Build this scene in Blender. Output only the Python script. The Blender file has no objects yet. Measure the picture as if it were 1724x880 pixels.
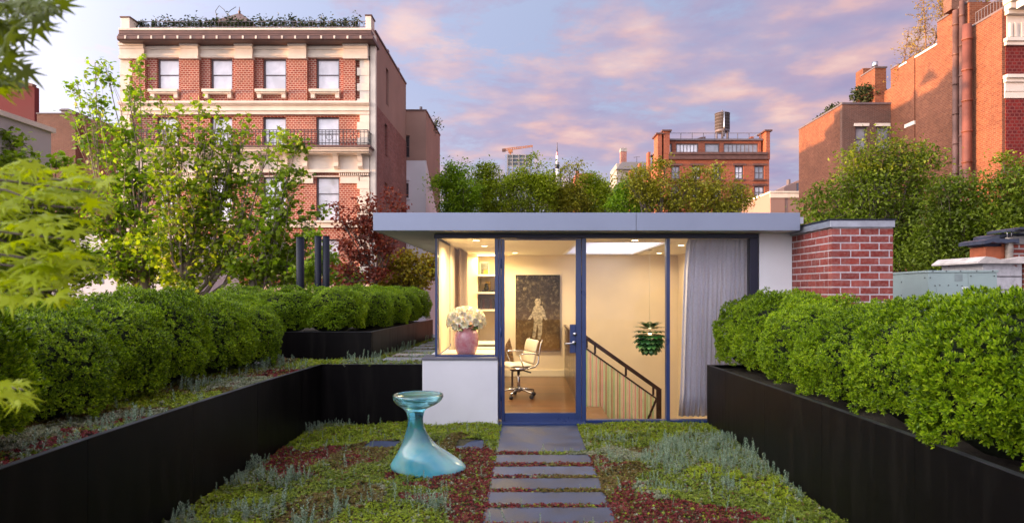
import bpy, math, random
import numpy as np
from mathutils import Vector
R=math.radians; PI=math.pi
random.seed(7); rng=np.random.default_rng(7)
sc=bpy.context.scene
COL=sc.collection
# ---------------------------------------------------------------- camera
H=1.68; F=1100.0; CX=886.0; HY=487.0        # eye height, focal length in photo pixels, vanishing point
cam=bpy.data.cameras.new("camera"); camo=bpy.data.objects.new("camera",cam); COL.objects.link(camo)
camo.location=(0,0,H); camo.rotation_euler=(R(90),0,0)
cam.sensor_width=36; cam.lens=36*F/1724; cam.shift_x=-24/1724; cam.shift_y=47/1724
cam.clip_start=.05; cam.clip_end=6000
cam.dof.use_dof=True; cam.dof.focus_distance=9.0; cam.dof.aperture_fstop=4.2
sc.camera=camo
def at(px,py,D): return ((px-CX)*D/F, D, H+(HY-py)*D/F)
def X(px,D): return (px-CX)*D/F
def Z(py,D): return H+(HY-py)*D/F
# ---------------------------------------------------------------- light
SUN_EL=R(1.6); SUN_TRAVEL=Vector((1,.135,-math.tan(SUN_EL)*1.009)).normalized()
sun=bpy.data.lights.new("sun",'SUN'); sun.energy=3.5; sun.angle=R(.6); sun.color=(1,.50,.20)
suno=bpy.data.objects.new("sun",sun); COL.objects.link(suno); suno.rotation_euler=SUN_TRAVEL.to_track_quat('-Z','Y').to_euler(); suno.location=(-20,0,20)
W=bpy.data.worlds.new("World"); sc.world=W; W.use_nodes=True
nt=W.node_tree; nt.nodes.clear(); N=nt.nodes.new; L=nt.links.new
def math_node(nt,op,a,b=None,c=None):
    n=nt.nodes.new('ShaderNodeMath'); n.operation=op
    for i,v in enumerate((a,b,c)):
        if v is None: continue
        if hasattr(v,'type'): nt.links.new(v,n.inputs[i])
        else: n.inputs[i].default_value=v
    return n.outputs[0]
def mixc(nt,fac,a,b,mode='MIX'):
    n=nt.nodes.new('ShaderNodeMix'); n.data_type='RGBA'; n.blend_type=mode
    for s,v in ((n.inputs[0],fac),(n.inputs[6],a),(n.inputs[7],b)):
        if hasattr(v,'type'): nt.links.new(v,s)
        elif isinstance(v,(int,float)): s.default_value=v
        else: s.default_value=(*v,1)
    return n.outputs[2]
def ramp(nt,fac,stops,interp='LINEAR'):
    n=nt.nodes.new('ShaderNodeValToRGB'); n.color_ramp.interpolation=interp
    cr=n.color_ramp
    while len(cr.elements)<len(stops): cr.elements.new(.5)
    for e,(p,c) in zip(cr.elements,stops):
        e.position=p; e.color=(*c,1) if not isinstance(c,(int,float)) else (c,c,c,1)
    nt.links.new(fac,n.inputs[0]); return n.outputs[0]
sky=N('ShaderNodeTexSky'); sky.sky_type='NISHITA'; sky.sun_disc=False
sky.sun_elevation=R(3.0); sky.sun_rotation=math.atan2(-SUN_TRAVEL.x,-SUN_TRAVEL.y); sky.sun_elevation=SUN_EL; sky.air_density=1.2; sky.ozone_density=2
tc=N('ShaderNodeTexCoord'); sep=N('ShaderNodeSeparateXYZ'); L(tc.outputs['Generated'],sep.inputs[0])
zc=math_node(nt,'MAXIMUM',sep.outputs[2],0.0)
# clear-sky tint: pale at the horizon, lavender blue above
grad=ramp(nt,zc,[(0,(2.3,2.1,2.3)),(.12,(1.85,1.85,2.4)),(.30,(1.4,1.6,2.4)),(.45,(1.4,1.65,2.4)),(1,(3.6,3.9,4.6))])  # zenith above the view is lifted to add light from overhead
# brighter towards the sunset side
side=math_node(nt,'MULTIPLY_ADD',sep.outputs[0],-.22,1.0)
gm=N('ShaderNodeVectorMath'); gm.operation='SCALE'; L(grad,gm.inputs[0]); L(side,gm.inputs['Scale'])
clear0=mixc(nt,.86,sky.outputs[0],gm.outputs[0])
# afterglow: the sky brightens smoothly towards the setting sun
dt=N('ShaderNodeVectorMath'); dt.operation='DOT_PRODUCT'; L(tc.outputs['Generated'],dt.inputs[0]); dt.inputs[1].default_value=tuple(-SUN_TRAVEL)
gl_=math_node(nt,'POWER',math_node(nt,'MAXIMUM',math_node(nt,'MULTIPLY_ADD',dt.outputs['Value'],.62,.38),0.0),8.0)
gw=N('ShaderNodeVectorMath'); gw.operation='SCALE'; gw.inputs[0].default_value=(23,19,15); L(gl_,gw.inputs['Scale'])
d2=N('ShaderNodeVectorMath'); d2.operation='DOT_PRODUCT'; L(tc.outputs['Generated'],d2.inputs[0]); d2.inputs[1].default_value=(-.72,-.62,.31)  # added broad brightening of the unseen sky behind the camera, lights the front faces
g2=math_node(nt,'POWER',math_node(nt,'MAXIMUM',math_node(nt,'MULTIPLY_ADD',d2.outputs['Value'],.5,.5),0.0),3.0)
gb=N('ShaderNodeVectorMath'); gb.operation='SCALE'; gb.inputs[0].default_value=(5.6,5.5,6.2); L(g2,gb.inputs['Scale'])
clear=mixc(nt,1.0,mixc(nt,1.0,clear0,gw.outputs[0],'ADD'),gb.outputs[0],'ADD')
# cloud layer on a plane overhead
den=math_node(nt,'ADD',zc,.13)
cx=math_node(nt,'DIVIDE',sep.outputs[0],den); cy=math_node(nt,'DIVIDE',sep.outputs[1],den)
cmb=N('ShaderNodeCombineXYZ'); L(cx,cmb.inputs[0]); L(cy,cmb.inputs[1]); L(math_node(nt,'MULTIPLY',zc,3.0),cmb.inputs[2])
n1=N('ShaderNodeTexNoise'); n1.inputs['Scale'].default_value=1.7; n1.inputs['Detail'].default_value=12; n1.inputs['Roughness'].default_value=.66; n1.inputs['Distortion'].default_value=.2
mp=N('ShaderNodeMapping'); mp.inputs['Location'].default_value=(3.1,1.7,0); L(cmb.outputs[0],mp.inputs[0]); L(mp.outputs[0],n1.inputs[0])
n2=N('ShaderNodeTexNoise'); n2.inputs['Scale'].default_value=3.4; n2.inputs['Detail'].default_value=8; L(mp.outputs[0],n2.inputs[0])
# more cloud ahead-right, clear to the left
bias=math_node(nt,'MULTIPLY_ADD',sep.outputs[0],.30,.03)
msk=math_node(nt,'ADD',n1.outputs[0],math_node(nt,'MINIMUM',bias,.17))
mask=ramp(nt,msk,[(.46,0),(.54,.6),(.68,.95)])
low=math_node(nt,'SMOOTH_MIN',1.0,math_node(nt,'MULTIPLY',zc,9.0),.2)
mask2=math_node(nt,'MULTIPLY',mask,math_node(nt,'MAXIMUM',low,.35))
ccol0=ramp(nt,n2.outputs[0],[(.34,(1.15,1.0,1.6)),(.5,(1.55,1.2,1.65)),(.60,(2.3,1.5,1.55)),(.70,(2.8,1.9,1.7))])
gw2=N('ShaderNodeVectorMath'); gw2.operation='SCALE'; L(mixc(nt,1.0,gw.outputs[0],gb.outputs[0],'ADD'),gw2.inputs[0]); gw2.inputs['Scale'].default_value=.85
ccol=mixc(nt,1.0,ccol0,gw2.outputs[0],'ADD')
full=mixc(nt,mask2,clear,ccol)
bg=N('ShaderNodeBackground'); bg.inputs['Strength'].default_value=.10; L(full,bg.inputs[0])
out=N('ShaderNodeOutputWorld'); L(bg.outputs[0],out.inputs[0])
sc.view_settings.view_transform='Standard'; sc.view_settings.look='None'; sc.view_settings.exposure=1.75; sc.view_settings.gamma=1
sc.cycles.max_bounces=8; sc.cycles.transparent_max_bounces=12; sc.cycles.use_denoising=True
sc.cycles.caustics_reflective=False; sc.cycles.caustics_refractive=False
# ---------------------------------------------------------------- materials
def new_mat(name):
    m=bpy.data.materials.new(name); m.use_nodes=True
    return m,m.node_tree,m.node_tree.nodes['Principled BSDF']
def noise(nt,scale,detail=4,rough=.55,vec=None,dist=0):
    n=nt.nodes.new('ShaderNodeTexNoise'); n.inputs['Scale'].default_value=scale; n.inputs['Detail'].default_value=detail; n.inputs['Roughness'].default_value=rough; n.inputs['Distortion'].default_value=dist
    if vec is None:
        t=nt.nodes.new('ShaderNodeNewGeometry'); vec=t.outputs['Position']
    nt.links.new(vec,n.inputs[0]); return n.outputs[0]
def bump(nt,b,h,strength=.3,dist=.01):
    n=nt.nodes.new('ShaderNodeBump'); n.inputs['Strength'].default_value=strength; n.inputs['Distance'].default_value=dist
    nt.links.new(h,n.inputs['Height']); nt.links.new(n.outputs[0],b.inputs['Normal']); return n
def sc3(c,k): return tuple(min(1,x*k) for x in c)
def simple(name,col,rough=.6,metal=0,var=.15,scale=5,bmp=0,bscale=60,rnd=0,coat=0,spec=None,rvar=.1):
    m,nt,b=new_mat(name)
    f=noise(nt,scale,6)
    f2=ramp(nt,f,[(.3,0.0),(.7,1.0)])
    c=mixc(nt,f2,sc3(col,1-var),sc3(col,1+var))
    if rnd:
        oi=nt.nodes.new('ShaderNodeObjectInfo')
        k=math_node(nt,'MULTIPLY_ADD',oi.outputs['Random'],2*rnd,1-rnd)
        v=nt.nodes.new('ShaderNodeVectorMath'); v.operation='SCALE'; nt.links.new(c,v.inputs[0]); nt.links.new(k,v.inputs['Scale']); c=v.outputs[0]
    nt.links.new(c,b.inputs['Base Color'])
    nt.links.new(math_node(nt,'MULTIPLY_ADD',f2,rvar,rough-rvar/2),b.inputs['Roughness'])
    b.inputs['Metallic'].default_value=metal; b.inputs['Coat Weight'].default_value=coat
    if spec is not None: b.inputs['Specular IOR Level'].default_value=spec
    if bmp: bump(nt,b,noise(nt,bscale,5),bmp,.01)
    return m
def leafmat(name,cols,rough=.45,transl=.3,tcol=None,big=.0,bscale=1.2,spec=.35):
    """cols: dark..light, one picked per leaf; big: soft patches of tone over the plant"""
    m,nt,b=new_mat(name)
    g=nt.nodes.new('ShaderNodeNewGeometry'); r=g.outputs['Random Per Island']
    if big:
        r=math_node(nt,'ADD',math_node(nt,'MULTIPLY',r,1-big),math_node(nt,'MULTIPLY',ramp(nt,noise(nt,bscale,2),[(.35,0),(.65,1)]),big))
    n=len(cols); c=ramp(nt,r,[(i/(n-1),k) for i,k in enumerate(cols)])
    nt.links.new(c,b.inputs['Base Color']); b.inputs['Roughness'].default_value=rough; b.inputs['Specular IOR Level'].default_value=spec
    if transl:
        t=nt.nodes.new('ShaderNodeBsdfTranslucent')
        v=nt.nodes.new('ShaderNodeVectorMath'); v.operation='MULTIPLY'; nt.links.new(c,v.inputs[0]); v.inputs[1].default_value=tcol or (1.5,1.5,.7); nt.links.new(v.outputs[0],t.inputs[0])
        mx=nt.nodes.new('ShaderNodeMixShader'); mx.inputs[0].default_value=transl
        o=nt.nodes['Material Output']; nt.links.new(b.outputs[0],mx.inputs[1]); nt.links.new(t.outputs[0],mx.inputs[2]); nt.links.new(mx.outputs[0],o.inputs[0])
    return m
def wallvec(nt):
    g=nt.nodes.new('ShaderNodeNewGeometry'); s=nt.nodes.new('ShaderNodeSeparateXYZ'); nt.links.new(g.outputs['Position'],s.inputs[0])
    n=nt.nodes.new('ShaderNodeSeparateXYZ'); nt.links.new(g.outputs['True Normal'],n.inputs[0])
    f=math_node(nt,'GREATER_THAN',math_node(nt,'ABSOLUTE',n.outputs[0]),.5)
    u=math_node(nt,'ADD',math_node(nt,'MULTIPLY',s.outputs[1],f),math_node(nt,'MULTIPLY',s.outputs[0],math_node(nt,'SUBTRACT',1.0,f)))
    c=nt.nodes.new('ShaderNodeCombineXYZ'); nt.links.new(u,c.inputs[0]); nt.links.new(s.outputs[2],c.inputs[1]); return c.outputs[0]
def brickmat(name,c1,c2,mortar,bw=.22,bh=.075,ms=.012,var=.3,vscale=.5,rough=.85,bmp=.4,stain=None):
    m,nt,b=new_mat(name); v=wallvec(nt)
    t=nt.nodes.new('ShaderNodeTexBrick'); nt.links.new(v,t.inputs['Vector'])
    t.inputs['Scale'].default_value=1; t.inputs['Brick Width'].default_value=bw; t.inputs['Row Height'].default_value=bh; t.inputs['Mortar Size'].default_value=ms
    t.inputs['Color1'].default_value=(*c1,1); t.inputs['Color2'].default_value=(*c2,1); t.inputs['Mortar'].default_value=(*mortar,1); t.inputs['Mortar Smooth'].default_value=.2; t.inputs['Bias'].default_value=0
    f=ramp(nt,noise(nt,vscale,7,.65),[(.3,1-var),(.7,1+var*.5)])
    c=mixc(nt,1.0,t.outputs[0],f,'MULTIPLY')
    f=ramp(nt,noise(nt,3.0,6,.7),[(.3,1-var*.6),(.7,1+var*.4)])
    c=mixc(nt,1.0,c,f,'MULTIPLY')
    nt.links.new(c,b.inputs['Base Color']); b.inputs['Roughness'].default_value=rough; b.inputs['Specular IOR Level'].default_value=.25
    if bmp: bump(nt,b,math_node(nt,'SUBTRACT',1.0,t.outputs[1]),bmp,.01)
    return m
def glassmat(name,tint=(1,1,1),rough=0.0,mixf=.06):
    """architectural glass: clear, with fresnel reflection"""
    m,nt,b=new_mat(name); nt.nodes.remove(b)
    tr=nt.nodes.new('ShaderNodeBsdfTransparent'); tr.inputs[0].default_value=(*tint,1)
    gl=nt.nodes.new('ShaderNodeBsdfGlossy'); gl.inputs['Roughness'].default_value=rough
    fr=nt.nodes.new('ShaderNodeFresnel'); fr.inputs[0].default_value=1.27
    mx=nt.nodes.new('ShaderNodeMixShader'); nt.links.new(fr.outputs[0],mx.inputs[0]); nt.links.new(tr.outputs[0],mx.inputs[1]); nt.links.new(gl.outputs[0],mx.inputs[2])
    nt.links.new(mx.outputs[0],nt.nodes['Material Output'].inputs[0]); return m
def emit(name,col,s):
    m,nt,b=new_mat(name); b.inputs['Base Color'].default_value=(.8,.8,.8,1); b.inputs['Emission Color'].default_value=(*col,1); b.inputs['Emission Strength'].default_value=s; return m
# ---------------------------------------------------------------- mesh building
WP={}   # world position of each created object (no rotation on parents)
def wpos(o): return WP.get(o.name,(0,0,0)) if o else (0,0,0)
def finish(o,parent=None,label=None,cat=None,group=None,kind=None,loc=None):
    COL.objects.link(o)
    if parent is not None: o.parent=parent
    if label: o['label']=label
    if cat: o['category']=cat
    if group: o['group']=group
    if kind: o['kind']=kind
    return o
def empty(name,loc,label=None,cat=None,group=None,kind=None,parent=None,rz=0):
    o=bpy.data.objects.new(name,None); o.empty_display_size=.2
    p=wpos(parent); o.location=(loc[0]-p[0],loc[1]-p[1],loc[2]-p[2]); o.rotation_euler=(0,0,rz)
    finish(o,parent,label,cat,group,kind); WP[o.name]=tuple(loc); return o
class MB:
    def __init__(s): s.v=[]; s.f=[]; s.sm=[]
    def add(s,v,f,smooth=False):
        k=len(s.v); s.v+= [tuple(p) for p in v]; s.f+=[tuple(i+k for i in q) for q in f]; s.sm+=[smooth]*len(f); return s
    def box(s,x0,x1,y0,y1,z0,z1):
        if x0>x1: x0,x1=x1,x0
        if y0>y1: y0,y1=y1,y0
        if z0>z1: z0,z1=z1,z0
        return s.add([(x0,y0,z0),(x1,y0,z0),(x1,y1,z0),(x0,y1,z0),(x0,y0,z1),(x1,y0,z1),(x1,y1,z1),(x0,y1,z1)],
              [(0,3,2,1),(4,5,6,7),(0,1,5,4),(1,2,6,5),(2,3,7,6),(3,0,4,7)])
    def bar(s,a,b,w,h,up=(0,0,1)):
        a=Vector(a); b=Vector(b); d=(b-a).normalized(); u=Vector(up)
        if abs(d.dot(u))>.99: u=Vector((0,1,0))
        r=d.cross(u).normalized()*(w/2); t=r.cross(d).normalized()*(h/2)
        v=[a-r-t,a+r-t,a+r+t,a-r+t,b-r-t,b+r-t,b+r+t,b-r+t]
        return s.add(v,[(0,1,2,3),(7,6,5,4),(0,4,5,1),(1,5,6,2),(2,6,7,3),(3,7,4,0)])
    def tube(s,pts,rad,n=8,caps=True,smooth=True):
        pts=[Vector(p) for p in pts]; m=len(pts)
        if isinstance(rad,(int,float)): rad=[rad]*m
        v=[]; ref=None
        for i,p in enumerate(pts):
            d=(pts[min(i+1,m-1)]-pts[max(i-1,0)]).normalized()
            if ref is None: ref=Vector((1,0,0)) if abs(d.x)<.8 else Vector((0,1,0))
            u=(ref-d*ref.dot(d)).normalized(); w=d.cross(u); ref=u
            for k in range(n):
                a=2*PI*k/n; v.append(p+(u*math.cos(a)+w*math.sin(a))*rad[i])
        f=[(i*n+k,i*n+(k+1)%n,(i+1)*n+(k+1)%n,(i+1)*n+k) for i in range(m-1) for k in range(n)]
        if caps: f+= [tuple(reversed(range(n))),tuple((m-1)*n+k for k in range(n))]
        return s.add(v,f,smooth)
    def lathe(s,prof,c=(0,0,0),n=24,smooth=True):
        """prof: (z,rx,ry,dx,dy) or (z,r)"""
        v=[]
        for p in prof:
            z,rx=p[0],p[1]; ry=p[2] if len(p)>2 else rx; dx=p[3] if len(p)>3 else 0; dy=p[4] if len(p)>4 else 0
            for k in range(n):
                a=2*PI*k/n; v.append((c[0]+dx+rx*math.cos(a),c[1]+dy+ry*math.sin(a),c[2]+z))
        m=len(prof)
        f=[(i*n+k,i*n+(k+1)%n,(i+1)*n+(k+1)%n,(i+1)*n+k) for i in range(m-1) for k in range(n)]
        f+= [tuple(reversed(range(n))),tuple((m-1)*n+k for k in range(n))]
        return s.add(v,f,smooth)
    def prism(s,poly,y0,y1):
        """poly in (x,z), extruded along y"""
        n=len(poly); v=[(x,y0,z) for x,z in poly]+[(x,y1,z) for x,z in poly]
        f=[tuple(range(n)),tuple(reversed(range(n,2*n)))]+[(i,i+n,(i+1)%n+n,(i+1)%n) for i in range(n)]
        return s.add(v,f)
    def slab(s,poly,z0,z1):
        """poly in (x,y) counterclockwise, extruded up"""
        n=len(poly); v=[(x,y,z0) for x,y in poly]+[(x,y,z1) for x,y in poly]
        f=[tuple(reversed(range(n))),tuple(range(n,2*n))]+[(i,(i+1)%n,(i+1)%n+n,i+n) for i in range(n)]
        return s.add(v,f)
    def build(s,name,mat,parent=None,bevel=0,seg=2,origin=None,**k):
        p=wpos(parent)
        if origin is None and parent is None and s.v:
            a=np.array(s.v); origin=tuple((a.min(0)+a.max(0))/2*np.array([1,1,0])+a.min(0)*np.array([0,0,1]))
        if origin is None: origin=p
        me=bpy.data.meshes.new(name)
        me.from_pydata([(x-origin[0],y-origin[1],z-origin[2]) for x,y,z in s.v],[],s.f); me.polygons.foreach_set('use_smooth',s.sm); me.update()
        for m in (mat if isinstance(mat,(list,tuple)) else [mat]): me.materials.append(m)
        o=bpy.data.objects.new(name,me); o.location=tuple(origin[i]-p[i] for i in range(3))
        finish(o,parent,**k); WP[o.name]=tuple(origin)
        if bevel:
            b=o.modifiers.new('bevel','BEVEL'); b.width=bevel; b.segments=seg; b.limit_method='ANGLE'
        return o
def B(*a): return MB().box(*a)
def wall_holes(x0,x1,z0,z1,y0,y1,holes,axis='y'):
    """one clean wall mesh with rectangular openings (x0,x1,z0,z1); axis 'x' swaps x and y"""
    xs=sorted({x0,x1,*[h[0] for h in holes],*[h[1] for h in holes]}); zs=sorted({z0,z1,*[h[2] for h in holes],*[h[3] for h in holes]})
    xs=[x for x in xs if x0<=x<=x1]; zs=[z for z in zs if z0<=z<=z1]
    nx,nz=len(xs)-1,len(zs)-1
    S=[[not any(h[0]-1e-6<(xs[i]+xs[i+1])/2<h[1]+1e-6 and h[2]-1e-6<(zs[j]+zs[j+1])/2<h[3]+1e-6 for h in holes) for j in range(nz)] for i in range(nx)]
    m=MB(); idx={}
    def V(i,j,k):
        key=(i,j,k)
        if key not in idx:
            idx[key]=len(m.v); p=(xs[i],(y0,y1)[k],zs[j]); m.v.append(p if axis=='y' else (p[1],p[0],p[2]))
        return idx[key]
    def Fc(*q): m.f.append(q if axis=='y' else tuple(reversed(q))); m.sm.append(False)
    g=lambda i,j: 0<=i<nx and 0<=j<nz and S[i][j]
    for i in range(nx):
        for j in range(nz):
            if not S[i][j]: continue
            Fc(V(i,j,0),V(i+1,j,0),V(i+1,j+1,0),V(i,j+1,0)); Fc(V(i,j+1,1),V(i+1,j+1,1),V(i+1,j,1),V(i,j,1))
            if not g(i-1,j): Fc(V(i,j,1),V(i,j,0),V(i,j+1,0),V(i,j+1,1))
            if not g(i+1,j): Fc(V(i+1,j,0),V(i+1,j,1),V(i+1,j+1,1),V(i+1,j+1,0))
            if not g(i,j-1): Fc(V(i,j,1),V(i+1,j,1),V(i+1,j,0),V(i,j,0))
            if not g(i,j+1): Fc(V(i,j+1,0),V(i+1,j+1,0),V(i+1,j+1,1),V(i,j+1,1))
    return m
def rot_frames(n,bias,spread,spin=None):
    """n random frames (n,3,3): rows = local x, y, z in world; z near bias directions"""
    b=np.broadcast_to(np.asarray(bias,float),(n,3)).copy()
    z=b+rng.normal(0,spread,(n,3)); z/=np.linalg.norm(z,axis=1,keepdims=True)+1e-9
    r=rng.normal(size=(n,3)); x=np.cross(r,z); x/=np.linalg.norm(x,axis=1,keepdims=True)+1e-9
    y=np.cross(z,x); return np.stack([x,y,z],1)
def raw_mesh(name,V,Fq):
    """V (n,3), Fq (m,3) or (m,4)"""
    me=bpy.data.meshes.new(name); k=Fq.shape[1]
    me.vertices.add(len(V)); me.vertices.foreach_set('co',np.ascontiguousarray(V,dtype=np.float32).ravel())
    me.loops.add(len(Fq)*k); me.loops.foreach_set('vertex_index',np.ascontiguousarray(Fq,dtype=np.int32).ravel())
    me.polygons.add(len(Fq)); me.polygons.foreach_set('loop_start',np.arange(0,len(Fq)*k,k,dtype=np.int32))
    me.update(calc_edges=True); return me
def scatter(name,tmpl,P,frames,size,mat,parent=None,origin=(0,0,0),link=True,**k):
    """tmpl=(verts,tris) placed at every P; one mesh"""
    tv,tf=np.asarray(tmpl[0],float),np.asarray(tmpl[1],int); n=len(P)
    s=np.asarray(size,float); s=np.broadcast_to(s.reshape(-1,1) if s.ndim<2 else s,(n,s.shape[1] if s.ndim==2 else 1))
    V=np.einsum('nij,nki->nkj',frames,tv[None]*s[:,None,:])+np.asarray(P)[:,None,:]-np.asarray(origin)
    Fq=tf[None]+(np.arange(n)*len(tv))[:,None,None]
    me=raw_mesh(name,V.reshape(-1,3),Fq.reshape(-1,tf.shape[1])); me.materials.append(mat)
    if not link: return me
    o=bpy.data.objects.new(name,me); p=wpos(parent); o.location=tuple(origin[i]-p[i] for i in range(3)); finish(o,parent,**k); WP[o.name]=tuple(origin); return o
# leaf templates: local z = leaf normal-ish / shoot direction
def fold_leaf(l=1,w=.5,f=.12):       # a folded diamond lying in xy, pointing +x
    return ([(0,0,0),(l*.5,w/2,f),(l,0,-.05),(l*.5,-w/2,f)],[(0,2,1),(0,3,2)])
def rosette(n_out=5,n_in=3,l=1,w=.42,rise_out=.35,rise_in=.95):
    v=[];f=[]
    for ring,(n,rise) in enumerate(((n_out,rise_out),(n_in,rise_in))):
        for k in range(n):
            a=2*PI*(k+.5*ring)/n+.3*ring; c,s=math.cos(a),math.sin(a); ln=l*(1 if ring==0 else .8); h=ln*rise; r=ln*math.cos(math.atan(rise))
            b=len(v); wx,wy=-s*w/2*ln,c*w/2*ln
            v+=[(0,0,0),(c*r*.55+wx,s*r*.55+wy,h*.62),(c*r,s*r,h),(c*r*.55-wx,s*r*.55-wy,h*.62)]
            f+=[(b,b+2,b+1),(b,b+3,b+2)]
    return v,f
def stalk(n=16,h=1,l=.22,w=.1):
    v=[];f=[]
    for k in range(n):
        a=k*2.4; t=k/n; z=h*(.12+.8*t); c,s=math.cos(a),math.sin(a); b=len(v); ln=l*(1.0-.45*t)
        wx,wy=-s*w/2,c*w/2
        v+=[(0,0,z),(c*ln*.5+wx,s*ln*.5+wy,z+.05*h),(c*ln,s*ln,z+.13*h),(c*ln*.5-wx,s*ln*.5-wy,z+.05*h)]
        f+=[(b,b+2,b+1),(b,b+3,b+2)]
    b=len(v); v+=[(.02,0,0),(-.01,.018,0),(-.01,-.018,0),(0,0,h)]; f+=[(b,b+1,b+3),(b+1,b+2,b+3),(b+2,b,b+3)]
    return v,f
def palm_leaf(lobes=7,droop=.25):
    v=[(0,0,0)];f=[]; n=lobes
    for k in range(n):
        a=R(-128+256*k/(n-1)); L_=1.0-.42*abs(k-(n-1)/2)/((n-1)/2)
        a0=a-R(13)
        for aa,r in ((a0,.30),(a,L_*.62),(a,L_)):
            off=.07 if r==L_*.62 else 0
            v.append((math.cos(aa+off*.9)*r,math.sin(aa+off*.9)*r,-droop*r*r+(.03 if off else 0)))
    a=R(128+13); v.append((math.cos(a)*.3,math.sin(a)*.3,0))
    m=len(v)
    for k in range(n):
        b=1+3*k; nx=b+3
        f+=[(0,b,b+1),(b,b+2,b+1),(0,b+1,nx if nx<m else m-1),(b+1,b+2,nx if nx<m else m-1)]
    return v,f
LEAF=fold_leaf(); BROAD=([(0,0,0),(.3,.42,.08),(.75,.4,.05),(1,0,-.08),(.75,-.4,.05),(.3,-.42,.08)],[(0,3,2),(0,2,1),(0,4,3),(0,5,4)])
def vnoise(x,y,s,seed=0):
    """smooth value noise on arrays"""
    g=np.random.default_rng(seed).random((64,64)); u=x*s; v=y*s; i=np.floor(u).astype(int); j=np.floor(v).astype(int); a=u-i; b=v-j
    a=a*a*(3-2*a); b=b*b*(3-2*b); G=lambda p,q: g[p%64,q%64]
    return (G(i,j)*(1-a)+G(i+1,j)*a)*(1-b)+(G(i,j+1)*(1-a)+G(i+1,j+1)*a)*b
def copy_thing(o,loc,rz=0,scale=None,label=None,**props):
    c=o.copy(); COL.objects.link(c); c.location=loc; c.rotation_euler=(0,0,rz)
    if scale: c.scale=scale
    if label: c['label']=label
    for k,v in props.items(): c[k]=v
    def rec(src,dst):
        for ch in src.children:
            d=ch.copy(); COL.objects.link(d); d.parent=dst; rec(ch,d)
    rec(o,c); WP[c.name]=tuple(loc); return c
M={}
M['frame']=simple('indigo_paint',(.022,.045,.15),.32,0,.06,3,coat=.2)
M['frame_dark']=simple('dark_indigo_metal',(.012,.014,.035),.35,.3,.1,4)
M['white']=simple('white_stucco',(.74,.75,.80),.85,0,.05,2,bmp=.12,bscale=140)
M['soffit']=simple('soffit_plaster',(.62,.60,.58),.8,0,.03,2)
M['fascia']=simple('zinc_fascia',(.26,.30,.40),.42,.55,.07,1.2,bmp=.03,bscale=3)
M['planter']=simple('blackened_steel',(.0035,.003,.0035),.45,0,.5,1.6,bmp=.06,bscale=4,rvar=.2,spec=.11)
def _streaks(m):
    nt=m.node_tree; b=nt.nodes['Principled BSDF']; g=nt.nodes.new('ShaderNodeNewGeometry'); mp=nt.nodes.new('ShaderNodeMapping'); mp.inputs['Scale'].default_value=(5,5,.6); nt.links.new(g.outputs['Position'],mp.inputs[0])
    f=ramp(nt,noise(nt,1.6,7,.65,mp.outputs[0]),[(.48,0),(.75,1)]); nt.links.new(mixc(nt,f,(.0035,.003,.0035),(.010,.009,.008)),b.inputs['Base Color'])
    sp=nt.nodes.new('ShaderNodeSeparateXYZ'); nt.links.new(g.outputs['Position'],sp.inputs[0])
    nt.links.new(math_node(nt,'MULTIPLY_ADD',f,.14,.40),b.inputs['Roughness'])
_streaks(M['planter'])
M['rim']=simple('worn_steel_edge',(.07,.07,.085),.4,.7,.3,6)
M['stone']=simple('bluestone',(.040,.056,.105),.55,0,.42,3.5,bmp=.25,bscale=90,rnd=.14,rvar=.2,spec=.28)
M['palestone']=simple('pale_bluestone',(.22,.22,.24),.7,0,.2,5,bmp=.25,bscale=60,rnd=.12)
M['soil']=simple('dark_soil',(.035,.028,.016),.95,0,.5,20,bmp=1,bscale=60)
M['glass']=glassmat('clear_glass')
M['cream']=simple('cream_wall_paint',(.76,.65,.49),.75,0,.03,3,bmp=.05,bscale=160)
M['ceil']=simple('ceiling_paint',(.78,.72,.58),.8,0,.02,3)
M['steel']=simple('polished_aluminium',(.62,.62,.64),.2,1,.05,8)
M['chrome']=simple('satin_chrome',(.6,.6,.62),.25,1,.03,8)
M['black']=simple('black_plastic',(.015,.014,.016),.45,0,.2,8)
M['darkwood']=simple('dark_stained_wood',(.028,.008,.006),.3,0,.35,4,coat=.3)
M['leather']=simple('ivory_leather',(.66,.60,.50),.5,0,.05,6,bmp=.12,bscale=90)
M['concrete']=simple('weathered_concrete',(.30,.29,.28),.9,0,.2,2,bmp=.3,bscale=30)
M['roofing']=simple('grey_roofing_felt',(.13,.13,.14),.9,0,.25,1.5,bmp=.3,bscale=20)
# ---------------------------------------------------------------- setting: ground far below, own roof terrace
STREET=-13.0
B(-900,900,-300,2600,STREET-1,STREET).build('ground',simple('city_ground',(.06,.06,.062),.9,0,.3,.05),kind='structure')
MB().slab([(-5.2,-3),(9.4,-3),(9.4,8.08),(-5.2,8.08)],STREET,-.06).build('terrace_structure',M['concrete'],kind='structure')
MB().slab([(-5.2,8.17),(-1.3,8.17),(-1.3,14.2),(-5.2,14.2)],STREET,.70).build('roof_terrace_rear',M['roofing'],kind='structure')
MB().slab([(3.45,8.085),(9.4,8.085),(9.4,14.2),(3.45,14.2)],STREET,.70).build('roof_terrace_side',M['roofing'],kind='structure')
# ---------------------------------------------------------------- garden pavilion
FD=8.2
PV=empty('garden_pavilion',(.7,8.2,0),'flat roofed glass garden pavilion with blue frames, white walls and lit rooms','pavilion')
m=M
RZ0,RZ1=2.385,2.585
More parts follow.
